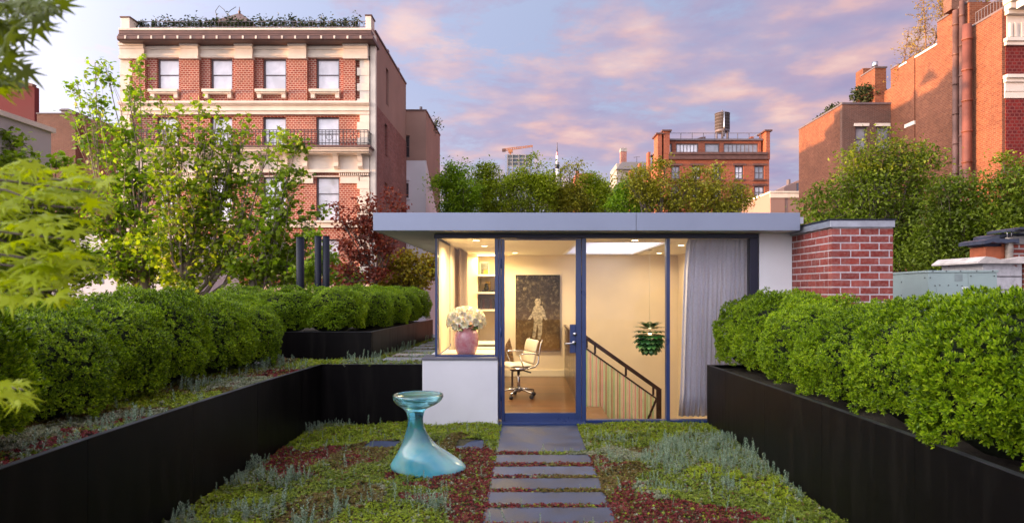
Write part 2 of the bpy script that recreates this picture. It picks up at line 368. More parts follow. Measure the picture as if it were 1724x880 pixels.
# roof with skylight opening
SX0,SX1,SY0,SY1=.75,2.0,9.3,12.45
rf=MB().box(-1.80,SX0,7.83,13.2,RZ0,RZ1-.01).box(SX1,3.24,7.83,13.2,RZ0,RZ1-.01).box(SX0,SX1,7.83,SY0,RZ0,RZ1-.01).box(SX0,SX1,SY1,13.2,RZ0,RZ1-.01)
roof=rf.build('roof',M['soffit'],PV)
for a,b in ((-1.83,1.312),(1.316,3.27)):
    B(a,b,7.80,7.826,RZ0-.004,RZ1+.01).build('fascia_panel',M['fascia'],PV,bevel=.004)
B(-1.83,-1.804,7.828,13.2,RZ0-.004,RZ1+.01).build('fascia_panel',M['fascia'],PV,bevel=.004)
B(3.244,3.27,7.828,13.2,RZ0-.004,RZ1+.01).build('fascia_panel',M['fascia'],PV,bevel=.004)
B(3.272,3.335,7.86,8.3,2.47,2.55).build('flashing',simple('galvanised_flashing',(.5,.52,.56),.4,.6,.1,8),PV)
sh=MB().box(SX0-.06,SX0-.002,SY0-.06,SY1+.06,2.345,2.73).box(SX1+.002,SX1+.06,SY0-.06,SY1+.06,2.345,2.73).box(SX0,SX1,SY0-.06,SY0-.002,2.345,2.73).box(SX0,SX1,SY1+.002,SY1+.06,2.345,2.73)
sk=sh.build('skylight',simple('skylight_shaft_white',(.86,.86,.86),.7,0,.02,2),PV)
dm,dnt,db=new_mat('opal_skylight_diffuser'); tt=dnt.nodes.new('ShaderNodeBsdfTranslucent'); tt.inputs[0].default_value=(.97,.97,.97,1); dnt.links.new(tt.outputs[0],dnt.nodes['Material Output'].inputs[0])
MB().add([(SX0+.001,SY0+.001,2.372),(SX1-.001,SY0+.001,2.372),(SX1-.001,SY1-.001,2.372),(SX0+.001,SY1-.001,2.372)],[(0,3,2,1)]).build('diffuser',dm,sk)
# ceiling board (with the same opening)
cb=MB()
for (a,b,c,d) in ((-1.14,SX0-.07,8.25,12.6),(SX1+.07,2.92,8.25,12.6),(SX0-.07,SX1+.07,8.25,SY0-.07),(SX0-.07,SX1+.07,SY1+.07,12.6)): cb.box(a,b,c,d,2.34,2.382)
cb.build('ceiling',M['ceil'],PV)
# walls
B(-1.24,3.22,12.602,12.82,-2.9,2.383).build('back_wall',M['cream'],PV)
B(2.922,3.22,8.262,12.6,-2.9,2.383).build('side_wall',M['cream'],PV)
B(-1.26,-1.142,9.72,12.6,0,2.383).build('side_wall',M['cream'],PV)
B(2.925,3.335,8.2,8.26,-.05,2.383).build('front_wall',M['white'],PV)
B(3.222,3.335,8.262,12.9,-.05,2.383).build('outer_wall',M['white'],PV)
# knee wall below corner window with dark coping
B(X(711,8.1),X(838,8.1),8.10,8.48,-.05,.805).build('knee_wall',M['white'],PV,bevel=.004)
B(X(711,8.1)-.008,X(838,8.1)-.002,8.085,8.49,.808,.836).build('sill_coping',simple('grey_coping',(.16,.16,.20),.45,.4,.1,5),PV,bevel=.004)
B(-1.29,-1.15,8.50,12.9,-.05,.80).build('knee_wall',M['white'],PV)
# ---- frames
T0,T1=Z(401,FD),Z(396.5,FD)
def fr(name,x0,x1,z0,z1,y0=FD,y1=FD+.09,mat='frame',parent=PV,bev=.004): return B(x0,x1,y0,y1,z0,z1).build(name,M[mat],parent,bevel=bev)
xp=lambda p: X(p,FD); zp=lambda p: Z(p,FD)
fr('head_frame',xp(731),xp(1277),T0,T1+.02,FD-.012,FD+.10,'frame_dark')
w1=fr('corner_post',xp(732.5),xp(736.5),.838,T0-.002)
fr('bottom_rail',xp(737),xp(832.5),zp(602.5),zp(597))
fr('window_post',xp(833),xp(839.5),.05,T0-.002,FD-.004,FD+.10)
B(xp(736),xp(833.5),FD+.04,FD+.048,zp(598),T0).build('window_pane',M['glass'],PV)
# corner side window: frame, glass, cream blind, dark mullion
fr('bottom_rail',xp(733),xp(736),.838,.88,FD+.095,9.72); fr('side_mullion',-1.145,-1.11,.88,2.34,9.50,9.56,'frame_dark')
B(-1.138,-1.132,FD+.10,9.5,.88,2.34).build('window_pane',M['glass'],PV)
B(-1.118,-1.112,FD+.14,9.49,.86,2.335).build('roller_blind',simple('cream_blind_fabric',(.72,.64,.46),.85,0,.04,4,bmp=.1,bscale=200),PV)
fr('head_frame',-1.145,-1.112,2.30,2.34,FD+.14,9.56,'frame_dark')
# door frame and door
fr('door_frame',xp(840),xp(843.5),.05,T0-.002,FD-.008,FD+.11); fr('door_frame',xp(979.5),xp(986.8),.0,T0-.002,FD-.008,FD+.11)
B(xp(839),xp(985),FD-.12,FD+.14,-.01,.028).build('threshold',M['frame'],PV,bevel=.003)
DR=empty('glass_door',(xp(843),FD,0.03),'','',parent=PV)
for k in ('label','category'): 
    if k in DR: del DR[k]
DR.name='door'; WP['door']=WP.get('glass_door')
z0d,z1d=zp(711.5),T0-.006
for a,b,c,d,nm in ((844,849.5,z0d,z1d,'stile'),(969.5,979,z0d,z1d,'stile'),(849.6,969.4,zp(404),z1d,'top_rail'),(849.6,969.4,z0d,zp(695),'bottom_rail')):
    fr(nm,xp(a),xp(b),c,d,FD+.004,FD+.06,parent=DR)
B(xp(848),xp(971),FD+.03,FD+.04,zp(696),zp(403)).build('door_pane',M['glass'],DR)
fr('lock_plate',xp(959.5),xp(969.3),zp(594),zp(546),FD+.008,FD+.056,parent=DR)
hd=MB().tube([(xp(966.5),FD+.01,zp(576.5)),(xp(966.5),FD-.055,zp(576.5)),(xp(965),FD-.06,zp(576.8)),(xp(950),FD-.06,zp(577.5))],[.011,.010,.010,.008],10)
hd.tube([(xp(966.5),FD+.002,zp(576.5)),(xp(966.5),FD-.012,zp(576.5))],.025,16)
hd.build('handle',M['chrome'],DR)
MB().tube([(xp(968),FD+.004,zp(562)),(xp(968),FD-.012,zp(562))],.024,16).build('lock_cylinder',M['chrome'],DR)
for z in (.35,1.15,2.0): MB().tube([(xp(843.6),FD-.012,z-.06),(xp(843.6),FD-.012,z+.06)],.009,8).build('hinge',M['frame'],DR)
# fixed windows right of door
fr('bottom_rail',xp(987),xp(1262),.005,zp(706.5)); fr('window_mullion',xp(1122),xp(1128),zp(706.4),T0-.002,FD-.004,FD+.10)
fr('jamb',xp(1262.4),xp(1276.5),.0,T0-.002,FD-.006,FD+.11,'frame_dark')
B(xp(986.9),xp(1122.2),FD+.04,FD+.048,zp(707),T0).build('window_pane',M['glass'],PV)
B(xp(1127.8),xp(1262.6),FD+.04,FD+.048,zp(707),T0).build('window_pane',M['glass'],PV)
B(xp(987),xp(1277),FD-.02,FD+.14,-.06,.002).build('base_flashing',simple('lead_flashing',(.13,.13,.17),.5,.5,.15,6),PV)
# ---- interior floors
def woodmat(name,c1,c2,bw,bh):
    m_,nt,b=new_mat(name)
    g=nt.nodes.new('ShaderNodeNewGeometry')
    t=nt.nodes.new('ShaderNodeTexBrick'); nt.links.new(g.outputs['Position'],t.inputs['Vector']); t.inputs['Scale'].default_value=1; t.inputs['Brick Width'].default_value=bw; t.inputs['Row Height'].default_value=bh; t.inputs['Mortar Size'].default_value=.0025
    t.inputs['Color1'].default_value=(*c1,1); t.inputs['Color2'].default_value=(*c2,1); t.inputs['Mortar'].default_value=(*sc3(c1,.35),1)
    mp=nt.nodes.new('ShaderNodeMapping'); mp.inputs['Scale'].default_value=(1,14,1); nt.links.new(g.outputs['Position'],mp.inputs[0])
    f=ramp(nt,noise(nt,3,6,.6,mp.outputs[0]),[(.3,.72),(.7,1.2)]); c=mixc(nt,1.0,t.outputs[0],f,'MULTIPLY'); nt.links.new(c,b.inputs['Base Color'])
    b.inputs['Roughness'].default_value=.33; b.inputs['Coat Weight'].default_value=.2; return m_
M['oak']=woodmat('oak_floor',(.16,.072,.027),(.085,.037,.014),1.4,.16)
B(-1.14,.735,8.30,12.6,-.28,0.012).build('wood_floor',M['oak'],PV)
B(.736,1.07,8.30,9.30,-.28,0.012).build('wood_floor',M['oak'],PV)
B(-1.14,2.92,8.30,12.6,-3.0,-2.9).build('lower_floor',M['oak'],PV)
B(-1.14,.734,8.30,12.6,-2.9,-.285).build('stairwell_wall',M['cream'],PV)
B(-1.14,2.92,8.262,8.298,-2.9,-.062).build('front_foundation',M['cream'],PV)
for k in range(11):
    B(1.075+k*.27,1.075+(k+1)*.27+.03,8.31,9.28,-.20-.18*k,-.16-.18*k).build('stair_tread',M['oak'],PV)
B(-1.13,.73,12.575,12.6,.012,.13).build('skirting',M['ceil'],PV)
# guard of dark boards along the stairwell
GD=empty('stair_guard',(.75,9.4,0),parent=PV)
for k in range(20):
    y=9.36+k*.161; B(.735,.762,y,y+.156,.014,.96).build('board',M['darkwood'],GD)
B(.722,.775,9.33,12.57,.962,1.005).build('cap_rail',M['darkwood'],GD,bevel=.006)
# sloped balustrade with coloured slats
RL=empty('stair_rail',(.86,9.33,0),parent=PV)
a=Vector(at(984,566,9.33)); b=Vector(at(1112,657,9.33))
slope=(b.z-a.z)/(b.x-a.x)
MB().bar(a,b,.05,.055).build('handrail',M['darkwood'],RL,bevel=.005)
MB().bar(a+Vector((0,0,-.155)),b+Vector((0,0,-.155)),.03,.022).build('lower_rail',M['darkwood'],RL)
for px in (986,1000,1052,1098): 
    x=X(px,9.33); z=a.z+slope*(x-a.x); B(x,x+.03,9.32,9.34,z-.15,z-.02).build('bracket',M['darkwood'],RL)
B(b.x-.06,b.x+.01,9.30,9.36,b.z-1.3,b.z+.02).build('newel_post',M['darkwood'],RL,bevel=.005)
MB().bar((b.x-.27,9.33,b.z-.62),(b.x-.06,9.33,b.z-.12),.025,.03).build('brace',M['darkwood'],RL)
scol=[simple('slat_'+n,c,.5,0,.1,6) for n,c in (('green',(.36,.52,.20)),('rose',(.72,.36,.28)),('walnut',(.45,.25,.12)),('sand',(.75,.60,.36)),('pale_green',(.50,.60,.30)))]
n=36
for k in range(n):
    x=a.x+.03+(b.x-.08-a.x-.03)*k/(n-1); z=a.z-.165+slope*(x-a.x)
    x0=x-.009; zb=-.02 if x<1.06 else z-1.0
    B(x0,x0+.017,9.322,9.338,min(zb,z-.05) if x>1.06 else .014,z).build('slat',scol[(k*3+k//4)%5],RL)
# dark lining of the room behind the door: baseboard heater line omitted
# ---- lamps in the ceiling
M['lampface']=emit('downlight_glow',(1,.80,.50),3.5)
def downlight(x,y,power,label):
    o=empty('ceiling_downlight',(x,y,2.339),label,'downlight',group='downlights recessed in the pavilion ceiling')
    MB().lathe([(0,.062),(-.006,.060),(-.006,.048),(.0,.046)],(x,y,2.339),20).build('trim_ring',M['ceil'],o)
    MB().lathe([(-.0075,.044),(-.0085,.043)],(x,y,2.339),20).build('lens',M['lampface'],o)
    l=bpy.data.lights.new('downlight_lamp','AREA'); l.shape='DISK'; l.size=.10; l.energy=power*1.12; l.color=(1,.74,.40); l.spread=R(160)
    lo=bpy.data.objects.new('downlight_lamp',l); lo.location=(0,0,-.012); COL.objects.link(lo); lo.parent=o
downlight(-.67,8.75,11,'recessed ceiling downlight nearest the corner window above the roses')
downlight(-.63,9.85,8,'recessed ceiling downlight above the desk, behind the one over the roses')
downlight(-.2,11.7,13,'recessed ceiling downlight in front of the framed canvas')
downlight(2.4,11.8,3,'recessed ceiling downlight beyond the skylight near the back wall')
downlight(2.3,9.7,6,'recessed ceiling downlight beside the curtain')
downlight(1.45,8.72,8,'added ceiling downlight tight behind the glass, brightening the stair rail slats')  # lamp added to brighten the stair slats from the front
# ---------------------------------------------------------------- furniture inside
# shelves in the far corner
BS=empty('bookcase',(-.75,12.3,0),'cream built in bookcase with open shelves in the far corner of the study','bookcase')
B(-1.135,-.905,12.10,12.59,.012,2.335).build('side_panel',M['cream'],BS)
B(-.56,-.535,12.10,12.59,1.0,2.0).build('side_panel',M['cream'],BS)
for py in (462,491.5,520.5): 
    z=Z(py,12.15); B(-.903,-.54,12.06,12.59,z-.03,z).build('shelf',M['ceil'],BS)
DK=empty('desk',(-.8,11.0,0),'white desk with a drawer standing behind the vase','desk')
B(-1.13,-.45,10.5,12.05,.70,.735).build('desktop',M['ceil'],DK,bevel=.004)
B(-1.12,-.52,10.55,11.9,.60,.698).build('drawer',M['ceil'],DK,bevel=.004)
for x,y in ((-1.1,10.56),(-.52,10.56),(-1.1,11.95),(-.52,11.95)): B(x,x+.04,y,y+.04,.012,.598).build('leg',M['ceil'],DK)
lp=MB().box(-.86,-.52,10.8,11.05,.738,.752).build('laptop',M['black'],label='dark closed laptop lying on the white desk',cat='laptop')
# things on shelves
z=Z(462,12.15); o=empty('picture_frame',(-.8,12.3,z),'small framed picture with orange patch on the top shelf','picture')
B(-.87,-.70,12.28,12.30,z+.002,z+.235).build('frame',M['ceil'],o); B(-.862,-.708,12.274,12.279,z+.01,z+.225).build('print',simple('dark_print',(.06,.06,.06),.5,0,.8,14),o); B(-.80,-.72,12.268,12.273,z+.01,z+.09).build('orange_patch',simple('orange_print',(.65,.13,.01),.5,0,.4,20),o)
z=Z(491.5,12.15); o=empty('small_sculpture',(-.74,12.3,z),'small dark figure on a base beside a cream card on the middle shelf','sculpture')
MB().box(-.83,-.62,12.22,12.36,z+.002,z+.03).build('base',M['black'],o,bevel=.004)
MB().lathe([(.03,.035),(.06,.05),(.10,.035),(.13,.04),(.16,.02)],(-.75,12.29,z),12).build('figure',M['black'],o); B(-.77,-.67,12.37,12.375,z+.03,z+.20).build('card',simple('ochre_card',(.55,.38,.12),.7),o)
z=Z(520.5,12.15)
for k in range(6):
    x=-.86+k*.045; h=.20+.02*((k*3)%3)
    B(x,x+.041,12.18,12.38,z+.002,z+h).build('book',simple('book_cloth_%d'%k,[(.02,.015,.02),(.05,.015,.012),(.025,.02,.02)][k%3],.6),label=['black book at the open end of the bottom shelf','dark red book second in the row on the bottom shelf','dark brown book third in the row on the bottom shelf','black book fourth in the row on the bottom shelf','dark red book fifth in the row on the bottom shelf','dark brown book at the far end of the row on the bottom shelf'][k],cat='book',group='dark books on the bottom shelf',bevel=.002)
# LED strip under the shelf top lights the corner
ls=empty('shelf_light',(-.83,12.0,2.30),'thin warm light strip above the bookcase','light strip')
B(-.90,-.54,12.02,12.05,2.30,2.315).build('diffuser',M['lampface'],ls)
l=bpy.data.lights.new('strip_lamp','AREA'); l.shape='RECTANGLE'; l.size=.4; l.size_y=.06; l.energy=6; l.color=(1,.78,.30); lo=bpy.data.objects.new('strip_lamp',l); lo.location=(.1,-.02,-.02); COL.objects.link(lo); lo.parent=ls
# inner window sill below roses
B(-1.108,xp(833)-.003,FD+.13,9.1,.80,.842).build('window_sill',M['cream'],PV,bevel=.004)
# sheer curtain panel in the study corner and long grey curtain at the right
def curtain(name,x0,x1,y,z0,z1,folds,amp,mat,along='x',parent=None,**k):
    n=folds*10; v=[];f=[]; zs=[z1,z1-.06,z1-.4,(z0+z1)/2,z0+.3,z0]
    for j,z in enumerate(zs):
        for i in range(n+1):
            t=i/n; ph=t*folds*2*PI+.6*math.sin(t*9+j*.35)
            d=amp*(.55+.45*(j/5))*math.sin(ph)+amp*.35*math.sin(ph*2.3+j*.5)
            u=x0+(x1-x0)*t; 
            if along=='x': u+= (1-t)*(.13*(1-j/5)) if x0>0 else 0
            v.append((u,y+d,z) if along=='x' else (y+d,u,z))
    m_=MB(); F_=[(j*(n+1)+i,j*(n+1)+i+1,(j+1)*(n+1)+i+1,(j+1)*(n+1)+i) for j in range(len(zs)-1) for i in range(n)]
    m_.add(v,F_,True); o=m_.build(name,mat,parent,**k)
    s=o.modifiers.new('solid','SOLIDIFY'); s.thickness=.002
    return o
def fabric(name,col,tr=.35):
    m_,nt,b=new_mat(name); nt.links.new(mixc(nt,ramp(nt,noise(nt,40,6),[(.3,0),(.7,1)]),sc3(col,.85),sc3(col,1.1)),b.inputs['Base Color']); b.inputs['Roughness'].default_value=.9; b.inputs['Specular IOR Level'].default_value=.1
    g=nt.nodes.new('ShaderNodeNewGeometry'); mp=nt.nodes.new('ShaderNodeMapping'); mp.inputs['Scale'].default_value=(3,3,60); nt.links.new(g.outputs['Position'],mp.inputs[0]); bump(nt,b,noise(nt,4,3,.5,mp.outputs[0]),.35,.006)
    t=nt.nodes.new('ShaderNodeBsdfTranslucent'); t.inputs[0].default_value=(*col,1); mx=nt.nodes.new('ShaderNodeMixShader'); mx.inputs[0].default_value=tr
    nt.links.new(b.outputs[0],mx.inputs[1]); nt.links.new(t.outputs[0],mx.inputs[2]); nt.links.new(mx.outputs[0],nt.nodes['Material Output'].inputs[0]); return m_
M['curtain']=fabric('grey_linen_curtain',(.76,.77,.89),.42); M['sheer']=fabric('sheer_rose_curtain',(.62,.50,.42),.5)
curtain('curtain',X(1143,8.5),2.90,8.52,.03,2.335,14,.045,M['curtain'],label='long pale grey linen curtain hanging in loose folds behind the end window',cat='curtain')
curtain('curtain',10.35,11.75,-1.06,.70,2.335,8,.02,M['sheer'],along='y',label='sheer rose tinted curtain beside the bookcase in the study',cat='curtain')
# framed canvas
cvx0,cvx1,cvz0,cvz1=X(868,12.52),X(943,12.52),Z(590,12.52),Z(462.5,12.52)
m_,nt_,b_=new_mat('mottled_canvas')
g=nt_.nodes.new('ShaderNodeNewGeometry'); s_=nt_.nodes.new('ShaderNodeSeparateXYZ'); nt_.links.new(g.outputs['Position'],s_.inputs[0])
t_=math_node(nt_,'DIVIDE',math_node(nt_,'SUBTRACT',s_.outputs[2],cvz0),cvz1-cvz0)
base_=ramp(nt_,t_,[(.0,(.17,.095,.035)),(.25,(.12,.075,.035)),(.6,(.035,.024,.014)),(1,(.012,.009,.007))])
sp=ramp(nt_,noise(nt_,13,12,.85),[(.50,0),(.60,.3),(.68,.95)]); c_=mixc(nt_,sp,base_,(.45,.36,.20)); c_=mixc(nt_,ramp(nt_,noise(nt_,3,5,.7),[(.45,0),(.7,.7)]),c_,(.03,.022,.018))
nt_.links.new(c_,b_.inputs['Base Color']); b_.inputs['Roughness'].default_value=.9; b_.inputs['Specular IOR Level'].default_value=.08
AR=empty('wall_canvas',((cvx0+cvx1)/2,12.55,cvz0),'large dark mottled canvas showing a pale standing figure on the back wall','painting')
B(cvx0,cvx1,12.555,12.598,cvz0,cvz1).build('canvas',m_,AR,bevel=.002)
cxm=X(906,12.52); Zz=lambda p: Z(p,12.52); Xx=lambda p: X(p,12.52)
poly=[(904,502),(908,502),(911,506),(911,510),(908,513),(913,515),(917,522),(919,532),(921,537),(918,539),(914,533),(913,540),(913,552),(912,562),(910,571),(905,572),(906,556),(905,545),(903,556),(901,570),(896,568),(898,552),(899,538),(897,532),(893,538),(889,537),(891,533),(896,526),(898,517),(902,513),(900,508),(901,504)]
pm=simple('pale_paint_figure',(.25,.21,.145),.7,0,.7,26)
MB().prism([(Xx(a_),Zz(b2)) for a_,b2 in poly],12.551,12.5545).build('painted_figure',pm,AR)
# ---- office chair
ch=empty('office_chair',(X(873,10.15),10.15,.012),'ivory leather swivel office chair with aluminium arms on castors','office chair'); ch.rotation_euler=(0,0,R(22))
cxx,cyy=X(873,10.15),10.15
s=10.15/F
hub=MB().tube([(cxx,cyy,.09),(cxx,cyy,.42)],[.028,.022],12).tube([(cxx,cyy,.10),(cxx,cyy,.17)],.04,12); hub.build('gas_lift',M['steel'],ch)
st=MB()
for k in range(5):
    a_=R(8+72*k); ex,ey=cxx+math.cos(a_)*.27,cyy+math.sin(a_)*.27
    leg=MB().tube([(cxx+math.cos(a_)*.03,cyy+math.sin(a_)*.03,.14),(cxx+math.cos(a_)*.15,cyy+math.sin(a_)*.15,.125),(ex,ey,.10),(ex,ey,.075)],[.022,.018,.014,.012],8).build('base_leg',M['steel'],ch)
    MB().tube([(ex-.02*math.sin(a_),ey+.02*math.cos(a_),.042),(ex+.02*math.sin(a_),ey-.02*math.cos(a_),.042)],.030,14).build('castor',M['black'],leg)
mech=MB().box(cxx-.11,cxx+.06,cyy-.08,cyy+.08,.42,.455).tube([(cxx-.13,cyy-.1,.49),(cxx-.02,cyy-.03,.42)],.014,8).tube([(cxx+.13,cyy-.1,.48),(cxx+.02,cyy-.03,.42)],.014,8).tube([(cxx+.02,cyy-.1,.44),(cxx+.12,cyy-.22,.41)],.012,8)
mech.build('tilt_mechanism',M['black'],ch,bevel=.006)
def cushion(pts,w,th,name,seams):
    """pts: side profile (x,z); extruded along y, pillowy between seams"""
    m_=MB(); n=len(pts); v=[];f=[]; ny=7
    pv=[Vector((p[0],0,p[1])) for p in pts]
    for i in range(n):
        d=(pv[min(i+1,n-1)]-pv[max(i-1,0)]).normalized(); nr=Vector((-d.z,0,d.x))
        puff=.55 if i in seams else 1
        if i in (0,n-1): puff=.35
        for j in range(ny):
            u=j/(ny-1)*2-1; t=th*puff*(1-abs(u)**4*.6); 
            for sgn in (1,-1): v.append((cxx+pv[i].x+nr.x*t/2*sgn,cyy+u*w/2,pv[i].z+nr.z*t/2*sgn))
    q=lambda i,j,k_:(i*ny+j)*2+k_
    for i in range(n-1):
        for j in range(ny-1):
            f+=[(q(i,j,0),q(i+1,j,0),q(i+1,j+1,0),q(i,j+1,0)),(q(i,j,1),q(i,j+1,1),q(i+1,j+1,1),q(i+1,j,1))]
        f+=[(q(i,0,0),q(i,0,1),q(i+1,0,1),q(i+1,0,0)),(q(i,ny-1,0),q(i+1,ny-1,0),q(i+1,ny-1,1),q(i,ny-1,1))]
    for j in range(ny-1): f+=[(q(0,j,0),q(0,j+1,0),q(0,j+1,1),q(0,j,1)),(q(n-1,j,0),q(n-1,j,1),q(n-1,j+1,1),q(n-1,j+1,0))]
    o=m_.add(v,f,True).build(name,M['leather'],ch); sb=o.modifiers.new('sub','SUBSURF'); sb.levels=sb.render_levels=1; return o
cushion([(-.24,.505),(-.20,.52),(-.13,.525),(-.07,.515),(-.05,.512),(.02,.515),(.10,.515),(.15,.52)],.50,.075,'seat_cushion',(4,))
cushion([(.165,.53),(.175,.58),(.18,.65),(.185,.70),(.19,.71)],.48,.075,'backrest_cushion',())
cushion([(.19,.715),(.20,.76),(.215,.83),(.235,.88),(.245,.90)],.48,.07,'headrest_cushion',())
for sy in (-.255,.255):
    MB().tube([(cxx-.24,cyy+sy,.485),(cxx+.05,cyy+sy,.475),(cxx+.17,cyy+sy,.50),(cxx+.225,cyy+sy,.56),(cxx+.235,cyy+sy,.68),(cxx+.26,cyy+sy,.82),(cxx+.29,cyy+sy,.91)],.013,8).build('side_rail',M['steel'],ch)
    MB().tube([(cxx-.02,cyy+sy*1.06,.49),(cxx-.10,cyy+sy*1.12,.69),(cxx-.06,cyy+sy*1.12,.71),(cxx+.16,cyy+sy*1.12,.70),(cxx+.235,cyy+sy*1.05,.67)],.011,8).build('armrest',M['steel'],ch)
# speckled fabric easel back beyond the chair
fab=simple('speckled_hide',(.22,.13,.06),.8,0,.8,24)
MB().prism([(X(846,11.3),Z(614,11.3)),(X(866,11.3),Z(614,11.3)),(X(862,11.3),Z(585,11.3)),(X(858,11.3),Z(568,11.3)),(X(851,11.3),Z(580,11.3))],11.30,11.34).build('cushion',fab,label='brown speckled pointed cushion propped behind the office chair',cat='cushion',bevel=.012)
MB().box(X(842,11.3)-.1,X(866,11.3),11.16,11.7,.39,.41).box(X(842,11.3)-.08,X(842,11.3)-.05,11.2,11.66,.012,.389).box(X(862,11.3)-.01,X(862,11.3)+.02,11.2,11.66,.012,.389).build('bench',M['darkwood'],label='low dark wooden bench under the speckled cushion',cat='bench')
# ---- vase with roses
vx,vy=X(785,8.42),8.42; vz=.842
vm,vnt,vb=new_mat('rose_glass_glaze'); vnt.links.new(mixc(vnt,ramp(vnt,noise(vnt,14,6,.7,dist=.8),[(.35,0),(.7,1)]),(.78,.25,.30),(.95,.58,.58)),vb.inputs['Base Color']); vb.inputs['Roughness'].default_value=.12; vb.inputs['Coat Weight'].default_value=.6; vb.inputs['Subsurface Weight'].default_value=.2; vb.inputs['Subsurface Radius'].default_value=(.05,.02,.02)
k=8.42/F
prof=[(0,.10),(.01,.115),(.06,.14),(.14,.155),(.21,.158),(.28,.145),(.33,.115),(.36,.095),(.385,.10),(.39,.097),(.385,.085)]
MB().lathe([(z_,r_) for z_,r_ in prof],(vx,vy,vz+.002),32).build('vase',vm,label='rounded pink marbled glass vase on the window sill',cat='vase')
bq=empty('rose_bouquet',(vx,vy,vz+.37),'bouquet of cream white roses filling the pink vase','bouquet')
rm,rnt,rb=new_mat('cream_petals'); rnt.links.new(mixc(rnt,ramp(rnt,noise(rnt,30,3),[(.3,0),(.7,1)]),(.90,.82,.52),(.95,.92,.78)),rb.inputs['Base Color']); rb.inputs['Roughness'].default_value=.6; rb.inputs['Subsurface Weight'].default_value=.25; rb.inputs['Subsurface Radius'].default_value=(.02,.015,.008)
def rose_mesh(seed):
    r_=random.Random(seed); v=[];f=[]
    for ring,(n,rad,h,tilt) in enumerate(((3,.008,.030,.05),(4,.014,.032,.2),(5,.021,.032,.45),(6,.028,.028,.8))):
        for i in range(n):
            a0=2*PI*(i+.37*ring)/n+r_.uniform(-.15,.15); w=2*PI/n*.75; b=len(v)
            for jz,(hz,rr) in enumerate(((0,.35),(.45,1.0),(.8,1.1+.15*tilt),(1,1.0+.55*tilt))):
                for ja in range(5):
                    a_=a0+w*(ja/4-.5)*(.75 if jz==0 else 1); edge=1-.16*abs(ja/2-1)**2*(jz==3)
                    v.append((math.cos(a_)*rad*rr,math.sin(a_)*rad*rr,h*hz*edge-(.010*tilt if jz==3 else 0)))
            for jz in range(3):
                for ja in range(4): p=b+jz*5+ja; f.append((p,p+1,p+6,p+5))
    me=bpy.data.meshes.new('rose'); me.from_pydata(v,[],f); me.polygons.foreach_set('use_smooth',[True]*len(f)); me.materials.append(rm); me.update(); return me
rmeshes=[rose_mesh(i) for i in range(3)]
cnt=0
for k_ in range(42):
    g_=(k_+.5)/42; th=math.acos(1-1.28*g_); ph=k_*2.39996
    d=Vector((math.sin(th)*math.cos(ph),math.sin(th)*math.sin(ph),math.cos(th)))
    o=bpy.data.objects.new('rose',rmeshes[k_%3]); o.location=Vector((d.x*.225,d.y*.19,.05+d.z*.17)); o.rotation_euler=d.to_track_quat('Z','Y').to_euler(); sc_=random.uniform(1.2,1.55); o.scale=(sc_,)*3
    finish(o,bq)
M['roseleaf']=leafmat('rose_leaves',[(.02,.05,.015),(.05,.12,.03)],.4,.2)
pts=np.array([(vx+.14*math.cos(a_),vy+.12*math.sin(a_),vz+.36+random.uniform(-.03,.03)) for a_ in np.linspace(0,6.28,60)])
scatter('foliage',BROAD,pts,rot_frames(60,(0,0,1),.7),.06,M['roseleaf'],bq,origin=(vx,vy,vz+.37))
# ---- pendant lamp of green leaves
px_,py_,pz_=at(1094,565,11.0)
pd=empty('pendant_lamp',(px_,py_,pz_),'round pendant lamp of overlapping dark green leaves over the stairwell','lamp')
MB().tube([(px_,py_,2.338),(px_,py_,pz_+.1)],.004,6).build('cord',M['ceil'],pd)
MB().lathe([(0,.05),(-.02,.05)],(px_,py_,2.338),16).build('canopy',M['ceil'],pd)
MB().lathe([(.07,.012),(.05,.025),(.02,.03),(-.01,.02),(-.02,.01)],(px_,py_,pz_),14).build('bulb',emit('bulb_glow',(1,.72,.38),2),pd)
v_=[(0,-.028,0),(.0,.028,0),(.09,.045,.012),(.16,.03,.0),(.185,0,-.01),(.16,-.03,.0),(.09,-.045,.012)]
lme=bpy.data.meshes.new('shade_leaf'); lme.from_pydata(v_,[],[(0,6,2,1),(2,6,5,3),(3,5,4)]); pgm=leafmat('green_lamp_leaf',[(.006,.03,.010),(.02,.09,.02)],.3,.12,spec=.6)
pg=simple('green_lamp_metal',(.02,.10,.03),.28,.3,.5,6,rnd=.6,coat=.4); lme.materials.append(pg); lme.update()
for tier,th in enumerate((24,44,62,80,98,116,134,152)):
    t_=R(th); nn=max(8,int(19*math.sin(t_)+2))
    for i in range(nn):
        a_=2*PI*(i+.5*(tier%2))/nn; br_=.115*math.sin(t_)+.02; bz=.17*math.cos(t_)
        o=bpy.data.objects.new('shade_leaf',lme); o.location=(math.cos(a_)*br_,math.sin(a_)*br_,bz); o.rotation_euler=(0,-(PI/2-t_)*.75+R(24),a_); k_=.95+.1*random.random(); o.scale=(k_,1.15,1); finish(o,pd)
l=bpy.data.lights.new('pendant_glow','POINT'); l.energy=170; l.color=(1,.66,.30); l.shadow_soft_size=.012; lo=bpy.data.objects.new('pendant_glow',l); lo.location=(0,0,.0); COL.objects.link(lo); lo.parent=pd
